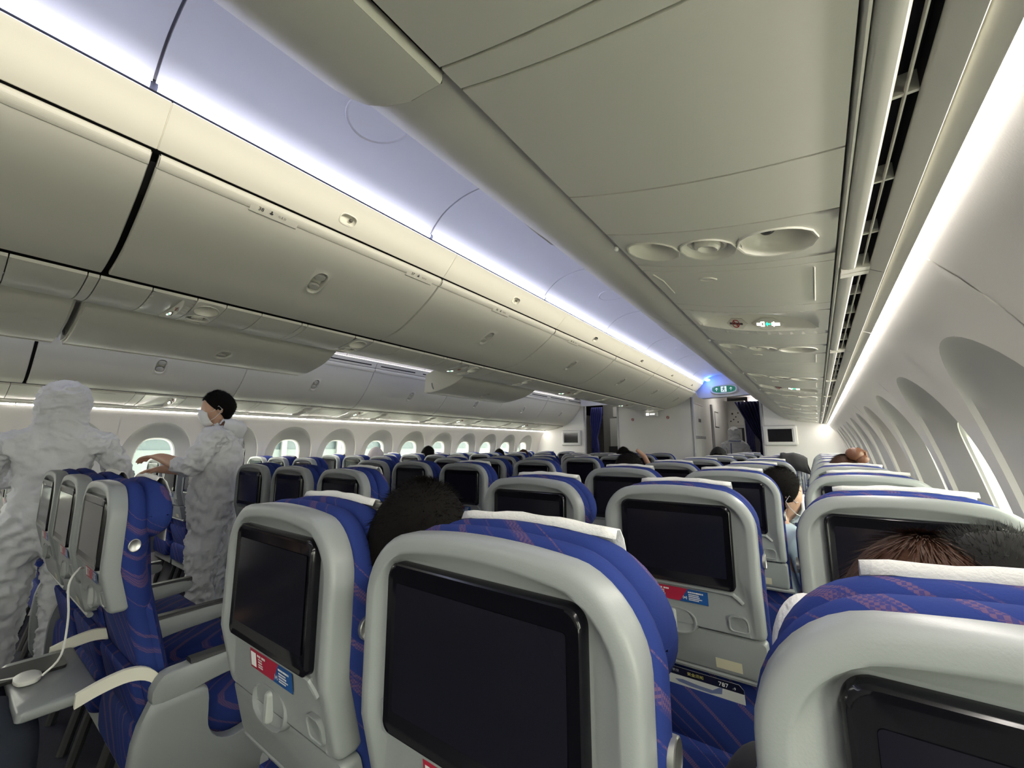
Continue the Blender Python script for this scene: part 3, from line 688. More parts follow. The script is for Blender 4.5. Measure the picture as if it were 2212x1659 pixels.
    # tray table
    if not tray_down:
        c = MB(); c.loft([[(x, lean(y, z), z) for x, z in rr(-0.195+i, 0.195-i, 0.676+i, 0.781-i, 0.010, 0.014)] for i, y in ((0, 0.034), (0, 0.010), (0.003, 0.004), (0.008, 0.003))], True, False, True); tt = c.obj('tray_table', SHELL, r, smooth=50)
        c = MB(); c.add([(x, lean(0.0022, z), z) for x, z in ((0.075, 0.690), (0.135, 0.690), (0.135, 0.716), (0.075, 0.716))], [(0, 1, 2, 3)]); c.obj('tray_notice', mat('cream_notice', (0.55, 0.52, 0.38), 0.5), tt, smooth=False)
        c = MB(); c.tube([(-0.19, lean(0.012, 0.67), 0.672), (0.21, lean(0.012, 0.67), 0.672)], 0.009, 8); c.obj('tray_hinge', SHELL, r)
    else:
        c = MB(); c.loft([[(x, y, 0.605+dz) for x, y in rr(-0.195+i, 0.195-i, -0.118+i, 0.030-i, 0.012)] for i, dz in ((0.004, -0.026), (0, -0.022), (0, -0.004), (0.004, 0.0))], True, True, True); c.obj('tray_table', SHELL, r, smooth=50)
        for s in (-1, 1):
            c = MB(); P = [(0.175, 0.545), (0.13, 0.600), (0.085, 0.618), (0.03, 0.612), (-0.02, 0.596)]; P = smoothpath(P, 4)
            rings = []
            for i, (y, z) in enumerate(P):
                h = 0.017
                rings.append([(s*0.212-0.007, y, z-h), (s*0.212+0.007, y, z-h), (s*0.212+0.007, y, z+h), (s*0.212-0.007, y, z+h)])
            c.loft(rings, True, True, True); c.obj('tray_arm', WHITEP if False else CREAM, r, smooth=30)
    # lower back cloth and literature pocket
    c = MB(); c.loft([[(x, lean(y, z), z) for x, z in rr(-0.195+i, 0.195-i, 0.30+i, 0.79-i, 0.02)] for i, y in ((0, 0.09), (0, 0.045), (0.012, 0.036))], True, False, True); c.obj('lower_back_cover', FAB, r)
    c = MB(); c.loft([[(x, lean(y+0.012*(z > 0.5)*0, z), z) for x, z in rr(-0.185+i, 0.185-i, 0.36+i, 0.605-i, 0.015)] for i, y in ((0, 0.034), (0, 0.016), (0.01, 0.010))], True, False, True); c.obj('literature_pocket', FAB, r)
    # back cushion, two rolled layers, and headrest
    O2 = lambda e, zb=0.42: rr(-0.182-e, 0.182+e, zb, 1.105+e, 0.085+e*0.5, 0.03, 0.024)
    c = MB(); c.loft([Ls(O2(-0.004), 0.034), Ls(O2(0.006), 0.036), Ls(O2(0.015), 0.046), Ls(O2(0.018), 0.060), Ls(O2(0.014), 0.074), Ls(O2(0.002), 0.086), Ls(O2(-0.02), 0.100), Ls(O2(-0.07), 0.115)], True, False, True); c.obj('back_cushion', FAB, r, smooth=70)
    H = lambda e: rr(-0.176-e, 0.176+e, 0.985-e, 1.112+e, 0.078+e*0.4, 0.062+e*0.4, 0.022)
    c = MB(); c.loft([[(x, y, z) for x, z in H(e)] for e, y in ((-0.03, 0.078), (0.004, 0.084), (0.013, 0.096), (0.014, 0.110), (0.006, 0.128), (-0.02, 0.142), (-0.06, 0.146))], True, True, True)
    c.v = [(x, y+(0.022*max(0, abs(x)-0.11)/0.08 if y > 0.10 else 0), z) for x, y, z in c.v]; c.obj('headrest', FAB, r, smooth=70)
    # paper headrest cover
    if not simple:
        c = MB(); N_ = 12; rows = []
        for y, z in ((0.110, 1.1475), (0.117, 1.158), (0.1265, 1.1565), (0.137, 1.143), (0.149, 1.11), (0.152, 1.04), (0.150, 0.96)):
            rows.append([(-0.118+0.248*k/N_, y+0.002*math.sin(k*1.1+z*40), z-0.008*((k/N_-0.5)*2)**2+0.0012*math.sin(k*1.7)) for k in range(N_+1)])
        c.loft(rows, False); hc = c.obj('headrest_cover', PAPER, r, smooth=60)
        md = hc.modifiers.new('thickness', 'SOLIDIFY'); md.thickness = 0.0015
    # round badge on the side of the cushion
    for s in (1, -1):
        c = MB(); c.loft([[(s*x, lean(0.062, 0.965)+0.0145*q_*math.cos(2*PI*k/20), 0.965+0.0185*q_*math.sin(2*PI*k/20)) for k in range(20)] for x, q_ in ((0.190, 1.0), (0.2035, 1.0), (0.2045, 0.9), (0.2035, 0.82))], True, False, True); c.obj('side_badge', METAL, r, smooth=50)
    # seat cushion
    c = MB(); c.loft([[(x, y, z) for x, y in rr(-0.205-e, 0.205+e, 0.11-e*0.3, 0.575+e, 0.05)] for e, z in ((-0.01, 0.33), (0.0, 0.345), (0.006, 0.40), (0.0, 0.44), (-0.02, 0.455), (-0.08, 0.460))], True, True, True); c.obj('seat_cushion', FAB, r, smooth=70)
    c = MB(); c.box(-0.21, 0.21, 0.14, 0.54, 0.27, 0.335); c.obj('seat_frame', SHELLD, r, smooth=False)
    for x in (-0.16, 0.16):
        
        for ya_, yb_ in ((0.20, 0.14), (0.44, 0.50)):
            c = MB(); c.tube([(x, ya_, 0.28), (x, yb_, 0.0)], 0.018, 8); c.obj('leg', mat('leg_metal', (0.10, 0.10, 0.10), 0.4, metal=0.6), r)
    # armrests
    def armrest(x, name='armrest'):
        prof = smoothpath([(0.128, 0.565), (0.130, 0.535), (0.155, 0.520), (0.20, 0.528), (0.30, 0.545), (0.44, 0.556), (0.492, 0.566), (0.503, 0.585), (0.490, 0.606), (0.44, 0.612), (0.30, 0.610), (0.20, 0.606), (0.150, 0.600), (0.128, 0.565)], 3)[:-1]
        yc_ = 0.3; zc_ = 0.575
        c = MB(); c.loft([[(x+dx, yc_+(y-yc_)*q_, zc_+(z-zc_)*q_) for y, z in prof] for dx, q_ in ((-0.024, 0.90), (-0.021, 0.985), (-0.012, 1.0), (0.012, 1.0), (0.021, 0.985), (0.024, 0.90))], True, True, True); a = c.obj(name, SHELL, r, smooth=45)
        c = MB(); c.loft([[(x+dx*s, y, z) for dx, z in ((-0.022, 0.604), (-0.0215, 0.613), (-0.015, 0.620), (0.015, 0.620), (0.0215, 0.613), (0.022, 0.604))] for y, s in ((0.215, 0.9), (0.23, 1.0), (0.48, 1.0), (0.497, 0.85))], True, True, True); c.obj('armrest_pad', PAD, a, smooth=40)
    armrest(SPC/2)
    if left_end: armrest(-SPC/2)
    for flag, s in ((right_end, 1), (left_end, -1)):
        if flag:
            prof = smoothpath([(0.13, 0.535), (0.10, 0.44), (0.10, 0.26), (0.13, 0.12), (0.25, 0.10), (0.42, 0.12), (0.50, 0.20), (0.535, 0.30), (0.50, 0.355), (0.42, 0.365), (0.35, 0.355), (0.30, 0.375), (0.27, 0.43), (0.265, 0.50), (0.25, 0.535), (0.13, 0.535)], 3)[:-1]
            c = MB(); c.loft([[(s*(SPC/2+dx), 0.3+(y-0.3)*q_, 0.32+(z-0.32)*q_) for y, z in prof] for dx, q_ in ((-0.012, 1.0), (0.018, 1.0), (0.025, 0.97), (0.027, 0.88))], True, True, True); c.obj('end_panel', SHELL, r, smooth=45)
    # lap belt buckle
    c = MB(); c.box(-0.03, 0.03, 0.20, 0.245, 0.460, 0.474); bb_ = c.obj('belt_buckle', METAL, r, smooth=False); md = bb_.modifiers.new('bevel', 'BEVEL'); md.width = 0.004; md.segments = 2
    c = MB(); c.box(-0.20, -0.03, 0.205, 0.24, 0.459, 0.464); c.box(0.03, 0.20, 0.205, 0.24, 0.459, 0.464); c.obj('lap_belt', CURT, r, smooth=False)
    return r
blocks = {'right': [1.487, 1.958, 2.429], 'centre': [-0.471, 0.0, 0.471], 'left': [-2.429, -1.958, -1.487]}
NAMES = {'right': ['aisle seat', 'middle seat', 'window seat'], 'centre': ['left aisle seat', 'middle seat', 'right aisle seat'], 'left': ['window seat', 'middle seat', 'aisle seat']}
ROWY = {'right': 0.373, 'centre': 0.305, 'left': 0.305}; NROW = {'right': 9, 'centre': 8, 'left': 9}
protos = {}
for blk in ('right', 'centre', 'left'):
    for k in range(NROW[blk]):
        for j, x in enumerate(blocks[blk]):
            le, re = j == 0, j == 2
            td = blk == 'centre' and k == 0 and j == 2
            key = (le, re, td)
            if key not in protos:
                s = make_seat(td, le, re); protos[key] = s
                for o in [s]+kids(s): CHILD[o.name] = kids(o)
            else: s = copy_tree(protos[key])
            s.location = (x, ROWY[blk]+PITCH_S*k+(0.012*random.uniform(-1, 1) if k > 0 else 0), 0)
            tag(s, 'blue seat with grey screen back, %s of %s block, %s row from camera' % (NAMES[blk][j], blk, {0: 'first'}.get(k, ORD[k])), 'seat', 'blue economy seats')
# remove some covers so that not every headrest shows paper
rc = random.Random(11)
for o in list(bpy.data.objects):
    if o.name.startswith('headrest_cover') and o.parent:
        x, y = o.parent.location.x, o.parent.location.y
        if x < 1.2 and rc.random() < 0.55: bpy.data.objects.remove(o)

# ---------------------------------------------------------------- front of the cabin
def vwall(name, m, x0, x1, y0, y1, z0, z1, label): return tag(box(name, m, x0, x1, y0, y1, z0, z1), kind='structure', label=label)
vwall('wall_front_left', BULK, -2.72, -1.50, Y1, Y1+0.06, 0, 2.45, 'left front bulkhead with a small screen')
vwall('wall_front_right', BULK, 1.62, 2.72, Y1, Y1+0.06, 0, 2.45, 'right front bulkhead with a small screen')
vwall('wall_front_centre', BULK, -0.64, 0.64, 7.36, 7.42, 0, 2.5, 'plain white lavatory wall between the two aisles')
vwall('wall_aisle_right', BULK, 0.58, 0.64, 7.42, 11.0, 0, 2.5, 'side of the forward lavatory along the right aisle')
vwall('wall_aisle_left', BULK, -0.64, -0.58, 7.42, 8.5, 0, 2.5, 'side of the lavatory along the left aisle')
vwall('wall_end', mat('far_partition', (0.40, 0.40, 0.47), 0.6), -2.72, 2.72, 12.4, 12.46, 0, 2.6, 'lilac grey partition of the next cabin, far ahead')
vwall('wall_outer_right', BULK, 2.62, 2.70, Y1+0.06, 12.4, 0, 2.5, 'cabin side beyond the right bulkhead')
vwall('wall_outer_left', BULK, -2.70, -2.62, Y1+0.06, 12.4, 0, 2.5, 'cabin side beyond the left bulkhead')
tag(box('ceiling_front', CEIL, -2.72, 2.72, 7.45, 12.4, 2.45, 2.5), kind='structure', label='ceiling beyond the front bulkheads')
tag(box('floor_front', CARPET, -2.62, 2.62, 11.0, 12.4, -0.06, 0.0), kind='structure', label='carpet of the next cabin')
for x, y, nm in ((0.652, 7.37, 'right corner'), (-0.652, 7.37, 'left corner')):
    b = MB(); b.loft([[(x+u, y+v, z) for u, v in rr(-0.022, 0.022, -0.022, 0.022, 0.018)] for z in (0.0, 2.30 if x < 0 else 2.06)], True, True, True)
    tag(b.obj('edge_column', GREYM), label='grey metal edge column on the %s of the lavatory wall' % nm, cat='column')
for x, nm in ((-1.49, 'left'), (1.615, 'right')):
    b = MB(); b.loft([[(x+u, Y1+0.01+v, z) for u, v in rr(-0.024, 0.024, -0.03, 0.03, 0.02)] for z in (0.0, 2.12)], True, True, True)
    tag(b.obj('door_frame_post', GREYM), label='grey metal post at the aisle edge of the %s front bulkhead' % nm, cat='post')
b = MB(); b.loft([[(0.655+u, 8.98+v, z) for u, v in rr(-0.02, 0.02, -0.05, 0.05, 0.018)] for z in (0.0, 2.06)], True, True, True)
tag(b.obj('edge_column', GREYM), label='second grey column farther along the right aisle side', cat='column')
# bulkhead screens
for xc, nm in ((1.84, 'right'), (-1.80, 'left')):
    r = empty('bulkhead_screen', (xc, Y1, 1.41), label='small dark screen in a white frame on the %s front bulkhead' % nm, cat='screen')
    b = MB(); b.loft([[(x, y, z) for x, z in rr(-0.225+i, 0.225-i, -0.155+i, 0.155-i, 0.025)] for i, y in ((0, 0), (0, -0.025), (0.012, -0.04), (0.045, -0.045), (0.052, -0.036))], True, False, True); b.obj('screen_frame', WHITEP, r, smooth=40)
    b = MB(); b.box(-0.158, 0.158, -0.041, -0.034, -0.098, 0.098); b.obj('display', SCREEN, r, smooth=False)
# small notices on the lavatory wall
def disc(name, m, c, r, parent=None, n=20, r2=0.0):
    b = MB(); P = [(c[0]+r*math.cos(2*PI*k/n), c[1], c[2]+r*math.sin(2*PI*k/n)) for k in range(n)]
    if r2: b.loft([P, [(c[0]+r2*math.cos(2*PI*k/n), c[1], c[2]+r2*math.sin(2*PI*k/n)) for k in range(n)]])
    else: b.add(P, [tuple(range(n))])
    return b.obj(name, m, parent, smooth=False)
for x, z, nm in ((0.25, 1.735, 'right'), (-0.37, 1.72, 'left')):
    r = empty('no_smoking_mark', (x, 7.357, z), label='tiny red no smoking mark, %s one on the lavatory wall' % nm, cat='notice')
    disc('ring', REDP, (0, 0, 0), 0.026, r, 20, 0.018); disc('backing', mat('notice_grey', (0.55, 0.5, 0.5), 0.5), (0, 0.001, 0), 0.026, r)
    b = MB(); b.add([(-0.016, -0.001, 0.010), (-0.010, -0.001, 0.016), (0.016, -0.001, -0.010), (0.010, -0.001, -0.016)], [(0, 1, 2, 3)]); b.obj('bar', REDP, r, smooth=False)
r = empty('lit_sign_box', (0.0, 7.24, 1.80), label='small lit sign box under the centre bins by the lavatory wall', cat='sign')
box('sign_case', WHITEP, -0.11, 0.11, -0.03, 0.06, -0.05, 0.035, r, 0.012)
for a in ((-0.07, -0.055), (-0.045, -0.03), (-0.005, 0.03), (0.04, 0.07)):
    b = MB(); h = 0.018 if a[0] < -0.02 else 0.007; b.box(a[0], a[1], -0.034, -0.031, -0.008-h, -0.008+h); b.obj('lit_symbol', SIGNW, r, smooth=False)
# header over the right aisle with the exit sign
b = MB(); P = [(0.66, 2.46), (0.70, 2.16), (0.735, 2.06), (0.80, 2.035), (1.70, 2.06), (1.70, 2.46)]
b.loft([[(x, 7.46+0.03*(z > 2.3), z) for x, z in P], [(x, 7.60, z) for x, z in P]], True, True, True); tag(b.obj('trim_8', CEIL, smooth=False), kind='structure', label='white header panel across the right aisle')
EXG = mat('exit_green', (0.005, 0.10, 0.055), 0.4, emit=(0.01, 0.16, 0.09), estr=0.35)
r = empty('exit_sign', (1.14, 7.448, 2.165), label='oval green exit sign with running figure on the aisle header', cat='exit sign')
b = MB(); b.loft([[(x, y, z) for x, z in sell(0, 0, 0.205-i, 0.085-i, 3, 36)] for i, y in ((0, 0.02), (0, -0.008), (0.012, -0.02), (0.026, -0.02), (0.03, -0.012))], True, False, True); b.obj('sign_frame', WHITEP, r)
b = MB(); b.loft([[(x, y, z) for x, z in sell(0, 0, 0.172-i, 0.055-i*0.5, 3, 36)] for i, y in ((0, -0.006), (0.004, -0.018))], True, False, True); b.obj('sign_face', EXG, r)
SW = mat('sign_white', (0.7, 0.72, 0.7), 0.5, emit=(0.8, 0.85, 0.8), estr=0.35)
b = MB(); b.add([(-0.042, -0.0192, -0.046), (0.042, -0.0192, -0.046), (0.042, -0.0192, 0.046), (-0.042, -0.0192, 0.046)], [(0, 1, 2, 3)]); b.obj('figure_field', SW, r, smooth=False)
b = MB()
def pl(pts, y=-0.0202): b.add([(x, y, z) for x, z in pts], [tuple(range(len(pts)))])
pl([(0.004+0.009*math.cos(t*PI/5), 0.034+0.009*math.sin(t*PI/5)) for t in range(10)])
pl([(-0.012, 0.022), (0.010, 0.024), (0.006, -0.006), (-0.008, -0.004)]); pl([(0.006, 0.022), (0.026, 0.006), (0.022, 0.001), (0.004, 0.012)]); pl([(-0.010, 0.022), (-0.028, 0.012), (-0.026, 0.006), (-0.008, 0.014)])
pl([(-0.006, -0.002), (-0.032, -0.030), (-0.026, -0.036), (0.002, -0.008)]); pl([(0.0, -0.002), (0.020, -0.018), (0.016, -0.042), (0.010, -0.042), (0.011, -0.020), (-0.004, -0.008)])
b.obj('running_figure', EXG, r, smooth=False)
for s in (-1, 1):
    b = MB(); x = s*0.105; pl([(x-0.004, -0.026), (x+0.004, -0.026), (x+0.004, 0.012), (x-0.004, 0.012)]); pl([(x, 0.028), (x-0.022, 0.006), (x-0.016, 0.000), (x, 0.016)]); pl([(x, 0.028), (x, 0.016), (x+0.016, 0.000), (x+0.022, 0.006)]); b.obj('arrow', SW, r, smooth=False)
# blue lamp added to tint the far end of the aisle ceiling
r = empty('ceiling_lamp', (0.92, 7.36, 2.325), label='small blue lamp added for the glow at the far end of the right aisle', cat='light')
b = MB(); b.ellipsoid((0, 0, 0), 0.04, 0.05, 0.02, 16, 8); b.obj('lamp_lens', mat('blue_glow_fill', (0.1, 0.2, 0.8), 0.4, emit=(0.06, 0.2, 1.0), estr=16.0), r)
# cabinet doors and fittings along the lavatory side, right aisle
r = empty('wardrobe', (0.64, 7.45, 0), label='tall white double cabinet door facing the right aisle', cat='cabinet')
for k, (a, c) in enumerate(((0.02, 0.40), (0.41, 0.80))):
    d = box('cabinet_door', WHITEP, 0.0, 0.014, a, c, 0.05, 1.96, r, 0.004)
    box('lock', BLACKP, 0.014, 0.022, (c-0.06) if k == 0 else (a+0.03), (c-0.02) if k == 0 else (a+0.07), 1.66, 1.72, d)
    box('handle', GREYM, 0.014, 0.03, a+0.04, c-0.02, 1.37, 1.42, d, 0.006)
box('top_vent', GREYM, 0.0, 0.012, 0.02, 0.8, 1.97, 1.99, r)
r = empty('lavatory_door', (0.64, 9.15, 0), label='pale lavatory door with a framed notice, right aisle', cat='door')
box('door_leaf', WHITEP, 0.0, 0.012, 0.0, 0.75, 0.02, 2.0, r, 0.004)
n = box('notice_frame', BLACKP, 0.013, 0.016, 0.12, 0.52, 1.62, 1.95, r); box('notice_sheet', WHITEP, 0.0165, 0.018, 0.14, 0.50, 1.64, 1.93, n)
# galley panel across the far end
r = empty('galley_unit', (0.64, 10.95, 0), label='pale galley cabinet with dark switches beside the dark curtain', cat='galley')
box('cabinet_body', WHITEP, 0.0, 0.36, 0.0, 0.5, 0.0, 2.3, r)
box('upper_panel', BULK, 0.03, 0.33, -0.012, 0, 1.72, 2.08, r, 0.004); box('work_recess', BLACKP, 0.05, 0.32, -0.008, 0, 1.25, 1.66, r); box('recess_panel', GREYM, 0.06, 0.27, -0.014, -0.008, 1.30, 1.64, r)
for k, (x, z) in enumerate(((0.10, 2.0), (0.22, 2.01), (0.17, 1.92), (0.12, 1.86), (0.21, 1.80), (0.06, 1.82))): box('switch', BLACKP, x-0.012, x+0.012, -0.022, -0.012, z-0.014, z+0.014, r)
def curtain(name, label, prof, y, m, parent=None, folds=9, amp=0.02):
    """gathered cloth: prof=[(z, x0, x1)...]"""
    b = MB(); n = folds*6; R = []
    for z, x0, x1 in prof:
        R.append([(x0+(x1-x0)*k/n, y+amp*math.sin(2*PI*k/6+z*1.3), z) for k in range(n+1)])
    b.loft(R, False); o = b.obj(name, m, parent, smooth=70); md = o.modifiers.new('thickness', 'SOLIDIFY'); md.thickness = 0.004
    return tag(o, label, 'curtain')
curtain('curtain', 'dark blue curtain tied back on the right of the doorway', [(2.08, 1.08, 1.62), (1.9, 1.16, 1.62), (1.7, 1.25, 1.62), (1.5, 1.34, 1.62), (1.36, 1.44, 1.61), (1.30, 1.45, 1.60), (1.0, 1.42, 1.62), (0.05, 1.40, 1.62)], 8.9, CURT)
curtain('curtain', 'narrow dark blue curtain hanging beside the galley cabinet', [(2.1, 1.00, 1.17), (1.2, 1.01, 1.17), (0.05, 1.02, 1.18)], 10.8, CURT, folds=4)
curtain('curtain', 'bunched blue curtain tied in the left aisle doorway', [(2.03, -1.42, -1.17), (1.9, -1.44, -1.17), (1.75, -1.445, -1.20), (1.6, -1.43, -1.24), (1.45, -1.425, -1.285), (1.40, -1.42, -1.30), (1.36, -1.425, -1.285), (1.2, -1.43, -1.27), (0.05, -1.43, -1.27)], 7.86, mat('curtain_blue', (0.03, 0.035, 0.17), 0.9, bump=0.3, bscale=80), folds=6)
vwall('wall_header_left', CEIL, -1.50, -0.64, 7.55, 7.62, 2.04, 2.46, 'white header over the left aisle doorway')
r = empty('galley_unit', (-1.45, 8.75, 0), label='grey galley cabinets seen through the left aisle doorway', cat='galley')
GG = mat('galley_grey', (0.22, 0.225, 0.21), 0.5); GD = mat('galley_dark', (0.09, 0.09, 0.085), 0.5)
box('cabinet_body', GD, -0.1, 1.0, 0, 0.5, 0, 2.3, r); box('cabinet_door', GG, 0.06, 0.27, -0.015, 0, 0.1, 1.85, r, 0.004); box('cabinet_door', GG, 0.28, 0.38, -0.015, 0, 0.1, 1.85, r, 0.004)
box('upper_locker', GG, 0.14, 0.34, -0.015, 0, 1.88, 2.1, r, 0.004); box('handle_recess', BLACKP, 0.02, 0.32, -0.02, -0.01, 1.10, 1.24, r, 0.004)
ov = box('oven_stack', mat('galley_mid', (0.13, 0.13, 0.12), 0.4), 0.40, 0.66, -0.10, 0, 0.3, 2.0, r, 0.004); box('oven_door', GG, 0.44, 0.62, -0.115, -0.10, 1.80, 1.97, ov, 0.004)
for z in (1.58, 1.20): box('vent', BLACKP, 0.47, 0.55, -0.105, -0.098, z-0.06, z+0.06, ov)
box('side_post', BLACKP, 0.68, 0.74, -0.3, 0, 0, 2.0, r, 0.01)

for x, y, nm in ((1.15, 9.3, 'right'), (-1.1, 8.2, 'left')):  # lamp panels added to brighten the zone beyond the bulkheads
    r = empty('galley_lamp', (x, y, 2.44), label='ceiling lamp panel over the %s galley entrance' % nm, cat='light')
    box('lamp_frame', WHITEP, -0.22, 0.22, -0.40, 0.40, -0.012, 0.01, r); b = MB(); b.box(-0.18, 0.18, -0.36, 0.36, -0.016, -0.012); b.obj('lamp_diffuser', mat('galley_lamp_diffuser', (0.8, 0.8, 0.8), 0.5, emit=(1, 0.95, 0.9), estr=5.0), r, smooth=False)
# next cabin seen through the gap: a bin end, a lit sign
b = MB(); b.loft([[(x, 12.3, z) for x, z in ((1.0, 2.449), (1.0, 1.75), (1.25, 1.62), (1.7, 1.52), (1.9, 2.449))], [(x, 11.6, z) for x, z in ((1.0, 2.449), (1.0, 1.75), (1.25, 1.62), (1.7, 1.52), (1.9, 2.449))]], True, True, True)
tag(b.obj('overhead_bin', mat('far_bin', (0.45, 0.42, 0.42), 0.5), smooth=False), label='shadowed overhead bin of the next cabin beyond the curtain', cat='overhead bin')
b = MB(); b.box(1.32, 1.42, 12.37, 12.40, 1.33, 1.36); tag(b.obj('lit_sign', SIGNW, smooth=False), label='tiny lit sign on the far lilac partition', cat='sign')
b = MB(); b.box(1.05, 1.6, 11.5, 11.62, 2.30, 2.34); tag(b.obj('cabin_lamp', mat('far_fill_lamp', (0.8, 0.8, 0.8), 0.5, emit=(1.0, 0.9, 0.85), estr=6.0), smooth=False), label='ceiling lamp of the next cabin beyond the curtain', cat='light')  # lamp added to light the next cabin

# terminal building outside the left windows
r = empty('terminal_building', (-16, 5, -3.5), label='pale airport building outside the left windows', cat='building')
BW = mat('terminal_wall', (0.075, 0.095, 0.10), 0.6); BD = mat('terminal_frame', (0.035, 0.045, 0.05), 0.6)
box('wall', BW, -4, 0, -14, 30, 0, 4.6, r); box('roof_edge', BD, -4, 0.6, -14, 30, 5.35, 5.6, r); box('upper_floor', mat('terminal_glass', (0.04, 0.06, 0.07), 0.5), -4, -0.1, -14, 30, 4.6, 5.35, r)
for k in range(18): box('mullion', mat('mullion_grey', (0.14, 0.15, 0.15), 0.6), 0, 0.12, -14+2.5*k, -13.8+2.5*k, 0, 5.35, r)
tag(box('apron', mat('concrete_apron', (0.42, 0.42, 0.40), 0.8, vary=0.1), -60, 60, -60, 60, -3.6, -3.5), kind='structure', label='concrete apron outside the windows')

# ---------------------------------------------------------------- people
def skin_mesh(joints, edges, sub=2, root=0):
    """joints: list of (co, radius or (rx,ry)); grows one continuous surface"""
    me = bpy.data.meshes.new('tmp_skin'); me.from_pydata([j[0] for j in joints], edges, [])
    o = bpy.data.objects.new('tmp_skin', me); COL.objects.link(o)
    md = o.modifiers.new('skin', 'SKIN'); md.branch_smoothing = 0.6
    sv = me.skin_vertices[0].data
    for i, j in enumerate(joints):
        r = j[1]; sv[i].radius = r if isinstance(r, tuple) else (r, r); sv[i].use_root = i == root
    s = o.modifiers.new('sub', 'SUBSURF'); s.levels = s.render_levels = sub
    dg = bpy.context.evaluated_depsgraph_get(); dg.update()
    out = bpy.data.meshes.new_from_object(o.evaluated_get(dg)); bpy.data.objects.remove(o); bpy.data.meshes.remove(me)
    return out
def head_mb(s=1.0):
    """head facing +y, centre of the skull at the origin, chin near z=-0.115"""
    b = MB(); nu, nv = 32, 24; R = []
    for i in range(nv+1):
        t = PI*(i+0.02)/(nv+0.04); zz = -math.cos(t); ring = []
        for k in range(nu):
            a = 2*PI*k/nu; ux, uy = math.cos(a), math.sin(a); sr = math.sin(t)
            x = 0.077*sr*ux; y = 0.096*sr*uy; z = 0.118*zz
            if z < 0:
                f = 1+0.55*z/0.118*0.45; x *= f
                if y < 0: y *= 1+0.42*z/0.118
                else: y *= 1+0.05*z/0.118
            if y > 0:
                front = max(0, uy)**6*sr
                nose = math.exp(-((z+0.022)/0.020)**2)*math.exp(-(x/0.014)**2); y += 0.020*nose*(uy > 0.8)
                brow = math.exp(-((z-0.022)/0.012)**2); y += 0.005*brow*front
                eye = math.exp(-((z-0.004)/0.012)**2)*math.exp(-((abs(x)-0.032)/0.014)**2); y -= 0.009*eye
                lip = math.exp(-((z+0.062)/0.008)**2)*math.exp(-(x/0.025)**2); y += 0.005*lip*front
                chin = math.exp(-((z+0.100)/0.016)**2)*math.exp(-(x/0.025)**2); y += 0.008*chin
            ring.append((x*s, y*s, z*s))
        R.append(ring)
    b.loft(R, True, True, True)
    for sd in (-1, 1):
        E_ = []
        for q, dx in ((0.55, 0.0), (1.0, 0.006), (1.0, 0.012), (0.75, 0.012), (0.5, 0.007)):
            E_.append([(sd*(0.070+dx)*s, (-0.012-0.5*dx+0.017*q*math.cos(2*PI*k/14))*s, (-0.012+0.031*q*math.sin(2*PI*k/14))*s) for k in range(14)])
        b.loft(E_, True, True, True)
    return b
def hair_mesh(name, m, s=1.0, long=False, strands=2200, seed=1, bald=0.0):
    b = MB(); nu, nv = 40, 22; rn = random.Random(seed); R = []
    def lowest(a):      # hairline height by direction; face is +y
        f = math.sin(a)
        return (0.062 if f > 0.75 else (-0.078 if f < -0.55 else (-0.078+0.068*(f+0.55)/0.65 if f < 0.10 else -0.010+0.072*(f-0.10)/0.65))) if not long else (0.055 if f > 0.8 else -0.10)
    base = []
    for k in range(nu):
        a = 2*PI*k/nu; base.append(lowest(a))
    for i in range(nv+1):
        q = i/nv; ring = []
        for k in range(nu):
            a = 2*PI*k/nu; z0 = base[k]/0.118; t0 = math.acos(max(-1, min(1, -z0))); t = t0+(PI*0.995-t0)*q
            zz = -math.cos(t); sr = math.sin(t); g = 1.09+0.012*math.sin(a*9+q*7)*(1-q)
            if q < 0.08: g = 1.03+0.06*q/0.08
            x = 0.077*sr*math.cos(a)*g; y = 0.096*sr*math.sin(a)*g; z = 0.118*zz*1.06
            if z < 0:
                x *= 1+0.25*z/0.118
                if y < 0: y *= 1+0.42*z/0.118
            ring.append((x*s, y*s, z*s))
        R.append(ring)
    b.loft(R, True, False, True)
    for _ in range(strands):
        k = rn.randrange(nu); a = 2*PI*(k+rn.random())/nu; t0 = math.acos(max(-1, min(1, -base[k]/0.118))); t = t0+(PI-t0)*rn.random()**0.8
        d = Vector((math.sin(t)*math.cos(a), math.sin(t)*math.sin(a), -math.cos(t)))
        p = Vector((0.077*d.x*1.08, 0.096*d.y*1.08, 0.118*d.z*1.05))
        if p.z < 0: p.x *= 1+0.25*p.z/0.118; p.y *= (1+0.42*p.z/0.118) if p.y < 0 else 1
        side = d.orthogonal().normalized(); side.rotate(Matrix.Rotation(rn.random()*6.28, 3, d))
        dn = Vector((0, -0.35, -1)); dn = (dn-d*dn.dot(d)); dn = dn.normalized() if dn.length > 0.05 else side
        if long: tip = p+d*(0.003+0.003*rn.random())+dn*(0.022+0.012*rn.random())+side*0.004*rn.random(); w = dn.cross(d).normalized()*0.0009
        else: tip = p+d*(0.007+0.006*rn.random())+side*0.007*rn.random()+dn*0.008; w = side.cross(d).normalized()*0.0006
        b.add([(p-w)*s, (p+w)*s, tip*s], [(0, 1, 2)])
    return b.mesh(name, m, smooth=60, fix=False)
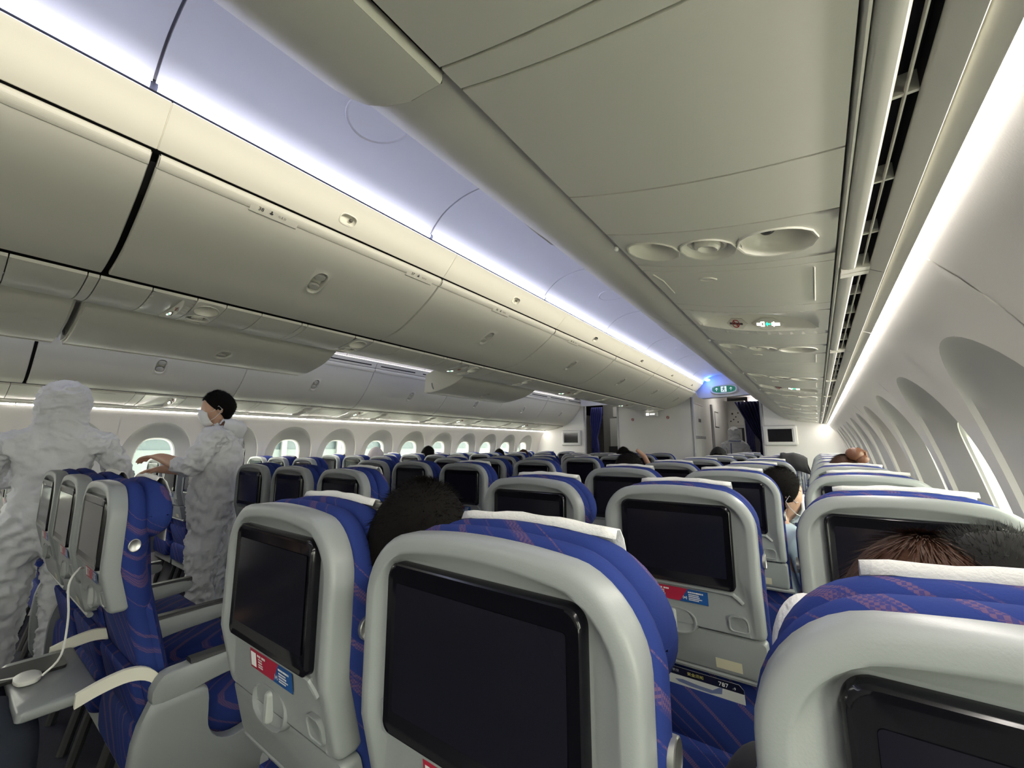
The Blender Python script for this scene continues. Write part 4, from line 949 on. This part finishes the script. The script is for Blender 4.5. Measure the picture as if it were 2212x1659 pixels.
def face_mask(s=1.0, loops=True):
    b = MB(); R = []
    for z, hw, yb in ((0.006, 0.030, 0.112), (-0.020, 0.056, 0.121), (-0.050, 0.062, 0.118), (-0.085, 0.056, 0.108), (-0.112, 0.034, 0.090)):
        R.append([(hw*math.sin(t)*s, (yb-0.078*(1-math.cos(t))*0.9)*s, z*s) for t in [-1.45+2.9*k/12 for k in range(13)]])
    b.loft(R, False); me = b
    lp = MB()
    for sd in (-1, 1):
        for z in (-0.018, -0.080): lp.tube([(sd*0.056*s, 0.055*s, z*s), (sd*0.074*s, 0.022*s, (z*0.8-0.003)*s), (sd*0.083*s, -0.012*s, (0.012 if z > -0.05 else -0.038)*s), (sd*0.082*s, -0.028*s, -0.012*s)], 0.0016*s, 5)
    return b, lp
MASKM = mat('face_mask_fabric', (0.75, 0.76, 0.76), 0.7, bump=0.3, bscale=150)
def hand_joints(J, E_, iw, wrist, d, up_, curl=0.5, r=1.0, thumb=1):
    """adds palm, four fingers and a thumb to a skeleton; iw = index of the wrist joint"""
    d = Vector(d).normalized(); u = Vector(up_); u = (u-d*u.dot(d)).normalized(); s = d.cross(u); w = Vector(wrist)
    pm = w+d*0.045; J.append((tuple(pm), (0.030*r, 0.016*r))); ip = len(J)-1; E_.append((iw, ip))
    pe = w+d*0.080; J.append((tuple(pe), (0.036*r, 0.014*r))); ie = len(J)-1; E_.append((ip, ie))
    for k, (off, L) in enumerate(((-0.030, 0.062), (-0.010, 0.075), (0.010, 0.072), (0.029, 0.055))):
        prev = ie; p = pe+s*off; ang = 0.12
        for q, l in enumerate((0.40, 0.33, 0.27)):
            if q == 0: J.append((tuple(p+d*0.008), 0.0095*r)); E_.append((prev, len(J)-1)); prev = len(J)-1; p = p+d*0.008
            ang += curl*(0.5+0.3*q); p = p+(d*math.cos(ang)-u*math.sin(ang))*L*l*1.1; J.append((tuple(p), (0.0088-0.0010*q)*r)); E_.append((prev, len(J)-1)); prev = len(J)-1
    p = w+d*0.020-s*0.018*thumb; J.append((tuple(p), 0.012*r)); E_.append((ip, len(J)-1)); prev = len(J)-1
    for l in (0.034, 0.028, 0.022): p = p+(d*0.75-s*0.62*thumb-u*0.18)*l; J.append((tuple(p), 0.0098*r)); E_.append((prev, len(J)-1)); prev = len(J)-1
def body_mesh(name, J, E_, head_at, head_rot, m, voxel=0.007, hs=1.0):
    sk = skin_mesh(J, E_, 2)
    hm = head_mb(hs); M_ = Matrix.Translation(head_at) @ head_rot.to_4x4()
    bm = bmesh.new(); bm.from_mesh(sk)
    tmp = hm.mesh('tmp_head', m); tmp.transform(M_); bm.from_mesh(tmp)
    me = bpy.data.meshes.new(name); bm.to_mesh(me); bm.free(); me.materials.clear(); me.materials.append(m)
    o = bpy.data.objects.new('tmp_body', me); COL.objects.link(o)
    rm = o.modifiers.new('remesh', 'REMESH'); rm.mode = 'VOXEL'; rm.voxel_size = voxel; rm.use_smooth_shade = True
    sm = o.modifiers.new('smooth', 'SMOOTH'); sm.factor = 0.5; sm.iterations = 3
    dg = bpy.context.evaluated_depsgraph_get(); dg.update()
    out = bpy.data.meshes.new_from_object(o.evaluated_get(dg)); bpy.data.objects.remove(o)
    out.name = name; out.materials.clear(); out.materials.append(m)
    out.polygons.foreach_set('use_smooth', [True]*len(out.polygons)); return out
def cloth_mesh(name, J, E_, m, sub=3, extra=None):
    me = skin_mesh(J, E_, sub)
    if extra:
        bm = bmesh.new(); bm.from_mesh(me)
        for x in extra: bm.from_mesh(x)
        bm.to_mesh(me); bm.free()
    me.name = name; me.materials.clear(); me.materials.append(m); me.polygons.foreach_set('use_smooth', [True]*len(me.polygons)); return me
WR = bpy.data.textures.new('cloth_wrinkles', 'CLOUDS'); WR.noise_scale = 0.07; WR.noise_depth = 4; WR.noise_type = 'HARD_NOISE'
WR2 = bpy.data.textures.new('soft_folds', 'CLOUDS'); WR2.noise_scale = 0.14; WR2.noise_depth = 2
def wrinkle(o, st=0.03, tex=None):
    md = o.modifiers.new('folds', 'DISPLACE'); md.texture = tex or WR; md.strength = st; md.mid_level = 0.25; md.texture_coords = 'LOCAL'
I3 = Matrix.Identity(3)
def RX(a): return Matrix.Rotation(a, 3, 'X')
def RZ(a): return Matrix.Rotation(a, 3, 'Z')

# ----- man in white coverall with a face mask, standing in the left aisle
def standing(arms, rad=1.0, ar=None, sh=(0.180, 1.325), body=False):
    """joints of a standing figure facing +y; arms = ((elbowL, wristL), (elbowR, wristR))"""
    ar = ar or rad
    J = [((0, 0, 0.90), (0.150*rad, 0.115*rad)), ((0, 0.0, 1.08), (0.140*rad, 0.105*rad)), ((0, -0.005, 1.23), (0.160*rad, 0.115*rad)), ((0, -0.005, 1.335), (0.105*rad, 0.085*rad))]
    E_ = [(0, 1), (1, 2), (2, 3)]
    for sd, (el, wr) in zip((-1, 1), arms):
        i0 = len(J); J += [((sd*sh[0], -0.005, sh[1]), 0.074*rad), (el, 0.054*ar), (wr, 0.042*ar)]; E_ += [(3, i0), (i0, i0+1), (i0+1, i0+2)]
    for sd in (-1, 1):
        i0 = len(J); J += [((sd*0.095, 0, 0.80), 0.105*rad), ((sd*0.105, 0.015, 0.47), 0.075*rad), ((sd*0.105, -0.02, 0.10), 0.058*rad), ((sd*0.112, 0.09, 0.045), 0.045*rad)]; E_ += [(0, i0), (i0, i0+1), (i0+1, i0+2), (i0+2, i0+3)]
    return J, E_
def masked_man():
    r = empty('person', (-1.00, 1.13, 0), math.radians(148), label='man in white coverall and face mask standing in the left aisle', cat='person')
    arms = (((-0.20, 0.10, 1.10), (-0.06, 0.30, 1.18)), ((0.20, 0.10, 1.08), (0.06, 0.32, 1.10)))
    J, E_ = standing(arms, 0.66, 0.92, (0.14, 1.28))
    J.append(((0, 0.012, 1.42), 0.052)); E_.append((3, len(J)-1)); J.append(((0, 0.02, 1.48), 0.05)); E_.append((len(J)-2, len(J)-1))
    hand_joints(J, E_, 6, arms[0][1], (0.45, 0.85, 0.0), (0, 0, 1), 0.45, 1.0, -1); hand_joints(J, E_, 9, arms[1][1], (-0.35, 0.9, -0.15), (0, 0, 1), 0.5, 1.0, 1)
    hr = RZ(0.10) @ RX(-0.18); hp = Vector((0, 0.03, 1.502))
    me = body_mesh('body', J, E_, hp, hr, SKIN, 0.0055); link('body', me, r)
    h = link('hair', hair_mesh('hair', HAIR, 1.0, strands=2500, seed=2), r); h.matrix_local = Matrix.Translation(hp) @ hr.to_4x4()
    mk, lp = face_mask(); o = mk.obj('face_mask', MASKM, r); md = o.modifiers.new('thickness', 'SOLIDIFY'); md.thickness = 0.002; o.matrix_local = Matrix.Translation(hp) @ hr.to_4x4()
    l = lp.obj('ear_loop', MASKM, o)
    # coverall, sleeves pushed up to the forearm
    J2, E2 = standing((((-0.205, 0.10, 1.10), (-0.13, 0.205, 1.14)), ((0.205, 0.10, 1.08), (0.13, 0.215, 1.09))), 1.22)
    J2[0] = ((0, 0, 0.88), (0.225, 0.19)); J2[1] = ((0, 0, 1.06), (0.215, 0.175)); J2[2] = ((0, -0.01, 1.22), (0.21, 0.165)); J2[3] = ((0, -0.005, 1.34), (0.15, 0.125)); J2.append(((0, 0.0, 1.405), (0.082, 0.08))); E2.append((3, len(J2)-1))
    hd = MB()   # hood folded down behind the neck
    R = []
    for a in range(17):
        t = PI*(a/16)*1.25-0.2*PI-0.0; ang = -PI*0.12-(PI*0.76)*(1-a/16)
        R.append(None)
    R = []
    for a in range(15):
        ang = PI+PI*0.06+(PI*0.88)*a/14; cx, cy = 0.092*math.cos(ang), 0.085*math.sin(ang)-0.015
        w = 0.026+0.022*math.sin(PI*a/14)
        R.append([(cx+w*math.cos(q)*math.cos(ang), cy+w*math.cos(q)*math.sin(ang), 1.392-0.030*math.sin(PI*a/14)+w*1.3*math.sin(q)) for q in [2*PI*k/12 for k in range(12)]])
    hd.loft(R, True, True, True); hm = hd.mesh('tmp', SUIT)
    c = link('coverall', cloth_mesh('coverall', J2, E2, SUIT, 4, [hm]), r); wrinkle(c, -0.055)
    # black strap across the back
    st = MB(); R = []
    for x, y, z in ((0.150, -0.03, 1.43), (0.135, -0.115, 1.39), (0.115, -0.165, 1.30), (0.095, -0.180, 1.20), (0.08, -0.185, 1.10), (0.06, -0.190, 1.02)):
        R.append([(x-0.018, y, z), (x+0.018, y, z), (x+0.018, y-0.006, z), (x-0.018, y-0.006, z)])
    st.loft(R, True, True, True); so_ = st.obj('shoulder_strap', PAD, r); sb_ = so_.modifiers.new('detail', 'SUBSURF'); sb_.levels = sb_.render_levels = 2
    sw_ = so_.modifiers.new('fit', 'SHRINKWRAP'); sw_.target = c; sw_.offset = 0.004
    for sd, i in ((-1, 0), (1, 1)):
        g = MB()
    return r
def hooded(loc, rz, arms, label, stripe=False, hs=1.0, lean_x=0.0):
    r = empty('person', loc, rz, label=label, cat='person')
    J, E_ = standing(arms, 0.55, 0.62, (0.170, 1.31)); J.append(((0, 0.01, 1.43), 0.05)); E_.append((3, len(J)-1))
    hand_joints(J, E_, 6, arms[0][1], (0.2, 0.95, -0.1), (0, 0, 1), 0.5, 1.0, -1); hand_joints(J, E_, 9, arms[1][1], (-0.2, 0.95, -0.1), (0, 0, 1), 0.5, 1.0, 1)
    hp = Vector((0, 0.025, 1.53)); hr = RX(-0.15)
    link('body', body_mesh('body', J, E_, hp, hr, SKIN, 0.009), r)
    J2, E2 = standing(arms, 1.12)
    J2[0] = ((0, 0, 0.88), (0.19, 0.155)); J2[1] = ((0, 0, 1.06), (0.175, 0.145)); J2[2] = ((0, 0, 1.22), (0.175, 0.140)); J2[3] = ((0, 0, 1.335), (0.13, 0.115))
    i0 = len(J2); J2 += [((0, 0.0, 1.42), (0.105, 0.10)), ((0, 0.005, 1.52), (0.115, 0.125)), ((0, 0.01, 1.60), (0.105, 0.115)), ((0, 0.0, 1.66), (0.06, 0.065))]; E2 += [(3, i0), (i0, i0+1), (i0+1, i0+2), (i0+2, i0+3)]
    c = link('coverall', cloth_mesh('coverall', J2, E2, SUIT, 4), r); wrinkle(c, -0.055)
    # goggles band and mask keep the front of the hood closed
    mk, lp = face_mask(1.06); o = mk.obj('face_mask', MASKM, r); o.matrix_local = Matrix.Translation(hp+Vector((0, 0.03, 0))) @ hr.to_4x4()
    if stripe:
        s = MB(); s.tube([(-0.07, -0.175, 1.36), (-0.075, -0.19, 1.2), (-0.075, -0.19, 1.0), (-0.07, -0.18, 0.8)], 0.008, 6); s.tube([(-0.10, -0.09, 1.40), (-0.04, -0.125, 1.395), (0.04, -0.125, 1.395), (0.10, -0.09, 1.40)], 0.007, 6); s.obj('blue_seam_tape', mat('seam_tape', (0.05, 0.10, 0.30), 0.5), r)
    return r
masked_man()
hooded((-0.97, 0.37, -0.06), math.radians(75), (((-0.26, 0.10, 1.12), (-0.16, 0.30, 1.14)), ((0.27, 0.08, 1.10), (0.22, 0.30, 1.08))), 'hooded person in white coverall at the far left, back turned')
hooded((1.05, 8.75, -0.06), math.radians(12), (((-0.24, 0.02, 1.08), (-0.18, 0.22, 1.05)), ((0.24, 0.02, 1.08), (0.18, 0.22, 1.05))), 'hooded person in white coverall with blue seam in the far doorway', True)

# ----- seated passengers (local: seat cushion top z=0.46, hips at y=0.20, facing +y)
SJ = [((0, 0.22, 0.56), (0.14, 0.10)), ((0, 0.20, 0.72), (0.13, 0.09)), ((0, 0.185, 0.88), (0.145, 0.09)), ((0, 0.19, 0.975), (0.06, 0.055)), ((0, 0.20, 1.03), 0.047)]
SE = [(0, 1), (1, 2), (2, 3), (3, 4)]
for sd in (-1, 1):
    i0 = len(SJ); SJ += [((sd*0.155, 0.185, 0.93), 0.055), ((sd*0.19, 0.24, 0.68), 0.042), ((sd*0.10, 0.44, 0.615), 0.028)]; SE += [(2, i0), (i0, i0+1), (i0+1, i0+2)]
    hand_joints(SJ, SE, i0+2, (sd*0.10, 0.44, 0.615), (-0.1*sd, 0.95, -0.12), (0, 0, 1), 0.35, 1.0, sd)
    i0 = len(SJ); SJ += [((sd*0.095, 0.28, 0.545), 0.080), ((sd*0.11, 0.60, 0.545), 0.058), ((sd*0.11, 0.60, 0.10), 0.042), ((sd*0.115, 0.70, 0.045), 0.036)]; SE += [(0, i0), (i0, i0+1), (i0+1, i0+2), (i0+2, i0+3)]
HP = Vector((0, 0.215, 1.075))
PBODY = body_mesh('body', SJ, SE, HP, I3, SKIN, 0.009)
def top_joints(g):
    J = [((0, 0.22, 0.56), (0.155, 0.115)), ((0, 0.20, 0.72), (0.145, 0.105)), ((0, 0.185, 0.88), (0.16, 0.105)), ((0, 0.19, 0.97), (0.075, 0.068))]; E_ = [(0, 1), (1, 2), (2, 3)]
    for sd in (-1, 1):
        i0 = len(J); J += [((sd*0.158, 0.185, 0.925), 0.068), ((sd*0.192, 0.24, 0.68), 0.056), ((sd*0.12, 0.40, 0.625), 0.044)]; E_ += [(2, i0), (i0, i0+1), (i0+1, i0+2)]
    return J, E_
JT, ET = top_joints(0)
PSHIRT = cloth_mesh('shirt', JT, ET, SUIT, 3)
JL = [((0, 0.23, 0.565), (0.15, 0.11))]; EL = []
for sd in (-1, 1):
    i0 = len(JL); JL += [((sd*0.095, 0.29, 0.55), 0.092), ((sd*0.11, 0.60, 0.55), 0.070), ((sd*0.11, 0.60, 0.13), 0.055)]; EL += [(0, i0), (i0, i0+1), (i0+1, i0+2)]
PTROU = cloth_mesh('trousers', JL, EL, mat('dark_trousers', (0.02, 0.025, 0.04), 0.9, bump=0.4, bscale=60), 3)
HB = hair_mesh('hair', HAIR, 1.0, strands=2600, seed=5); HBR = hair_mesh('hair', BROWN, 1.0, long=True, strands=2600, seed=6)
def shirt(m): 
    me = PSHIRT.copy(); me.materials.clear(); me.materials.append(m); return me
def passenger(x, y, dz, rz, lean_, col, label, hair=HB, mask=False, tiltx=0.0):
    r = empty('person', (x, y, dz), rz, label=label, cat='person'); r.rotation_euler = (tiltx, lean_, rz)
    link('body', PBODY, r); link('shirt', shirt(col), r); link('trousers', PTROU, r)
    if hair: h = link('hair', hair, r); h.location = HP
    if mask:
        mk, lp = face_mask(); o = mk.obj('face_mask', MASKM, r); o.location = HP; md = o.modifiers.new('thickness', 'SOLIDIFY'); md.thickness = 0.002; lp.obj('ear_loop', MASKM, o)
    return r
LB = mat('light_blue_shirt', (0.48, 0.60, 0.68), 0.8, bump=0.4, bscale=40); DK = mat('dark_shirt', (0.03, 0.03, 0.035), 0.85, bump=0.3, bscale=60); WT = mat('white_shirt', (0.70, 0.68, 0.66), 0.8, bump=0.4, bscale=40); GY = mat('grey_shirt', (0.2, 0.2, 0.22), 0.8, bump=0.4, bscale=40)
passenger(1.585, 0.415, -0.022, 0.0, 0.085, DK, 'black-haired passenger leaning between aisle and middle seats, first row', HB, tiltx=0.075)
passenger(1.93, 2.165, -0.045, math.radians(-52), 0.05, LB, 'passenger in light blue shirt with mask, leaning between third row seats', HB, True)
r = passenger(2.372, 0.385, -0.038, 0.0, 0.0, DK, 'brown-haired passenger with black fluffy hair tie in the window seat ahead', HBR)
b = MB(); rn = random.Random(4)
b.ellipsoid((0, 0, 0), 0.052, 0.045, 0.045, 18, 12)
for _ in range(1800):
    d = Vector((rn.gauss(0, 1), rn.gauss(0, 1), rn.gauss(0, 1))).normalized(); p = Vector((d.x*0.050, d.y*0.043, d.z*0.043)); q = d.orthogonal().normalized()
    w = q*0.0008; b.add([p-w, p+w, p+d*(0.010+0.008*rn.random())+q*0.006*rn.gauss(0, 1)], [(0, 1, 2)])
o = b.obj('hair_tie', mat('black_fluff', (0.006, 0.006, 0.006), 0.9), r, fix=False); o.location = (0.047, 0.200, 1.172); o.scale = (0.85, 0.85, 0.85)
r = passenger(2.405, 2.85, 0.0, 0.0, 0.0, GY, 'passenger with brown hair bun by the window, fourth row', HBR)
b = MB(); b.ellipsoid((0, 0, 0), 0.042, 0.042, 0.036, 16, 10); b.ellipsoid((0.030, -0.008, -0.028), 0.03, 0.026, 0.024, 14, 8); b.tube([(0.01, 0, 0.03), (0.045, 0, 0.01), (0.05, 0.01, -0.03), (0.02, 0.02, -0.045)], 0.010, 8)
o = b.obj('hair_bun', mat('auburn_hair', (0.12, 0.045, 0.02), 0.5, bump=0.8, bscale=90), r); o.location = (0.05, 0.16, 1.205)
passenger(1.45, 2.02, 0.015, 0.0, 0.0, DK, 'black-haired passenger in third row aisle seat, head above the backrest', HB)
r = passenger(0.50, 4.45, 0.035, 0.1, 0.0, GY, 'black-haired passenger raising a hand, centre block near the lavatory wall', HB)
b = MB(); b.tube([(0.19, 0.24, 0.90), (0.26, 0.36, 0.97), (0.20, 0.34, 1.10), (0.13, 0.30, 1.17)], [0.04, 0.036, 0.028, 0.02], 10); b.obj('raised_forearm', SKIN, r)
r = passenger(1.47, 4.47, 0.03, 0.0, 0.0, DK, 'passenger in a black cap seated near the right aisle', HB)
b = MB(); R = []
for i in range(12):
    t = (PI/2)*i/11; R.append([(0.092*math.cos(t)*math.cos(2*PI*k/28), 0.112*math.cos(t)*math.sin(2*PI*k/28), -0.045+0.182*math.sin(t)) for k in range(28)])
b.loft(R, True, False, True); cp = b.obj('cap', mat('black_cap', (0.008, 0.008, 0.008), 0.9, bump=0.3), r); cp.location = HP
b = MB(); b.loft([[(x, y, 0.0-0.012*abs(x)/0.07) for x, y in ((-0.07, 0.085), (-0.045, 0.155), (0, 0.175), (0.045, 0.155), (0.07, 0.085))], [(x, y, 0.006-0.012*abs(x)/0.07) for x, y in ((-0.07, 0.085), (-0.045, 0.155), (0, 0.175), (0.045, 0.155), (0.07, 0.085))]], True, True, True); b.obj('cap_brim', MATS['black_cap'], cp)
b = MB(); b.box(-0.008, 0.008, -0.108, -0.104, 0.012, 0.020); b.obj('cap_logo', REDP, cp, smooth=False)
passenger(-1.49, 5.27, -0.005, 0.0, 0.0, GY, 'brown-haired passenger far off in the left block aisle seat', HBR)
passenger(-1.93, 3.66, 0.045, 0.0, 0.0, DK, 'black-haired passenger far left below a window, fifth row', HB)
passenger(-1.96, 5.25, 0.0, 0.0, 0.0, DK, 'dark-haired passenger far off in the left block middle seat', HB)
r = passenger(-1.96, 2.86, 0.02, 0.0, 0.0, WT, 'passenger in a pale knitted hat below the left windows', HB)
b = MB(); R = []
for i in range(12):
    t = (PI/2)*i/11; R.append([(0.094*math.cos(t)*math.cos(2*PI*k/28), 0.114*math.cos(t)*math.sin(2*PI*k/28), -0.045+0.19*math.sin(t)) for k in range(28)])
b.loft(R, True, False, True); cp = b.obj('knitted_hat', mat('pale_hat', (0.6, 0.55, 0.53), 0.9, bump=0.6, bscale=70), r); cp.location = HP
passenger(0.40, -0.40, 0.0, 0.0, 0.0, DK, 'seated passenger at the lower left edge, only dark trouser knees visible', HB)

# ---------------------------------------------------------------- loose things
# safety card in the seat pocket of the middle seat, second row
r = empty('safety_card', (1.958, 1.193, 0), label='safety card reading 787-9 in the pocket below the folded tray', cat='card')
zc0, zc1 = 0.52, 0.652
def cz(z): return lean(0.008, z)-0.002+0.0
b = MB(); b.loft([[(x, cz(z), z) for x, z in ((-0.095, zc0), (0.13, zc0), (0.13, zc1-0.012), (0.12, zc1), (-0.095, zc1))], [(x, cz(z)+0.0015, z) for x, z in ((-0.095, zc0), (0.13, zc0), (0.13, zc1-0.012), (0.12, zc1), (-0.095, zc1))]], True, True, True); b.obj('card_sheet', mat('card_white', (0.62, 0.64, 0.62), 0.4), r, smooth=False)
b = MB(); b.add([(x, cz(z)-0.0006, z) for x, z in ((-0.095, 0.630), (0.13, 0.630), (0.13, 0.641), (0.12, 0.652), (-0.095, 0.652))], [(0, 1, 2, 3, 4)]); b.obj('title_band', mat('navy_print', (0.008, 0.010, 0.030), 0.4), r, smooth=False)
sl = (0, -0.26, 1)
lettering('787', 0.016, mat('card_letter', (0.75, 0.76, 0.74), 0.5), r, (0.083, cz(0.640)-0.0012, 0.640), (1, 0, 0), sl, 'model_number'); lettering('-9', 0.010, MATS['card_letter'], r, (0.108, cz(0.638)-0.0012, 0.638), (1, 0, 0), sl, 'model_number')
lettering('\u4e2d\u56fd\u5357\u65b9\u822a\u7a7a', 0.0085, mat('card_letter_grey', (0.35, 0.37, 0.40), 0.5), r, (-0.052, cz(0.641)-0.0012, 0.6415), (1, 0, 0), sl, 'airline_name')
lettering('\u5b89\u5168\u987b\u77e5', 0.0105, mat('card_letter_yellow', (0.45, 0.42, 0.12), 0.5), r, (0.015, cz(0.640)-0.0012, 0.6405), (1, 0, 0), sl, 'card_title')
b = MB(); b.add([(x, cz(z)-0.0012, z) for x, z in ((-0.091, 0.6365), (-0.082, 0.6365), (-0.080, 0.646), (-0.084, 0.644))], [(0, 1, 2, 3)]); b.obj('tail_emblem', MATS['card_letter_grey'], r, smooth=False)
b = MB(); pts = [(-0.04, 0.617), (-0.02, 0.621), (0.02, 0.617), (0.055, 0.616), (0.072, 0.629), (0.080, 0.630), (0.077, 0.613), (0.05, 0.606), (0.0, 0.607), (-0.03, 0.611)]
b.add([(x, cz(z)-0.0007, z) for x, z in pts], [tuple(range(len(pts)))]); b.obj('aircraft_picture', mat('pale_blue_print', (0.16, 0.20, 0.36), 0.5), r, smooth=False)
# white charger and cable on the lowered tray at the left
r = empty('charging_puck', (0.47, 0.22, 0.607), label='white charging puck with cable on the lowered tray', cat='charger')
b = MB(); b.loft([[(x, y, z) for x, y in sell(0, 0, 0.040-i, 0.026-i, 2.6, 24)] for i, z in ((0.004, 0.0), (0, 0.004), (0, 0.012), (0.006, 0.016))], True, True, True); b.obj('puck_body', WHITEP, r, smooth=50)
b = MB(); b.tube([Vector(p)-Vector((0.47, 0.22, 0.607)) for p in smoothpath([(0.49, 0.245, 0.617), (0.50, 0.275, 0.66), (0.505, 0.278, 0.76), (0.50, 0.270, 0.85), (0.475, 0.290, 0.885), (0.455, 0.303, 0.882)], 5)], 0.0028, 6); b.obj('cable', WHITEP, r)
b = MB(); b.tube([Vector(p)-Vector((0.47, 0.22, 0.607)) for p in smoothpath([(0.44, 0.20, 0.615), (0.42, 0.16, 0.612), (0.43, 0.12, 0.611), (0.46, 0.08, 0.611)], 5)], 0.0028, 6); b.obj('cable', WHITEP, r)
b = MB(); b.loft([[(x, y, z) for x, y in rr(0.33, 0.45, 0.14, 0.30, 0.012)] for z in (0.606, 0.614)], True, True, True); tag(b.obj('tablet', BLACKP), label='dark flat device lying on the lowered tray', cat='tablet')
# white pillow wedged beside the window seat ahead
b = MB(); R = []
for i in range(15):
    t = PI*(i+0.15)/14.3; zz = -math.cos(t); R.append([(0.085*abs(math.sin(t))**0.6*math.copysign(abs(math.cos(a))**0.6, math.cos(a)), 0.05*math.sin(t)*math.sin(a), 0.11*zz+0.004*math.sin(3*a)) for a in [2*PI*k/28 for k in range(28)]])
b.loft(R, True, True, True); o = tag(b.obj('pillow', mat('pillow_cloth', (0.72, 0.71, 0.70), 0.85, bump=0.5, bscale=30, bdist=0.01), smooth=70), 'small white neck pillow beside the window passenger, first row', 'pillow'); o.location = (2.268, 0.60, 1.035); o.rotation_euler = (0.1, 0.35, 0.2); o.scale = (0.44, 0.8, 0.42)
# black jacket over a backrest in the right block
b = MB(); R = []
for y, z in ((0.155, 1.02), (0.150, 1.13), (0.115, 1.186), (0.05, 1.172), (-0.012, 1.150), (-0.022, 1.10), (-0.024, 1.03)):
    R.append([(-0.05+0.20*k/8+(0.03 if z < 1.1 else 0), y-0.004*math.sin(k*1.6), z+0.004*math.sin(k*2.1)-(0.04*max(0, k-5)/3)) for k in range(9)])
b.loft(R, False); o = tag(b.obj('jacket', mat('black_jacket', (0.02, 0.02, 0.022), 0.9, bump=0.5, bscale=60), smooth=70), 'black jacket hung over the corner of a right block backrest', 'jacket'); o.location = (2.06, ROWY['right']+PITCH_S*5, 0); md = o.modifiers.new('thickness', 'SOLIDIFY'); md.thickness = 0.006
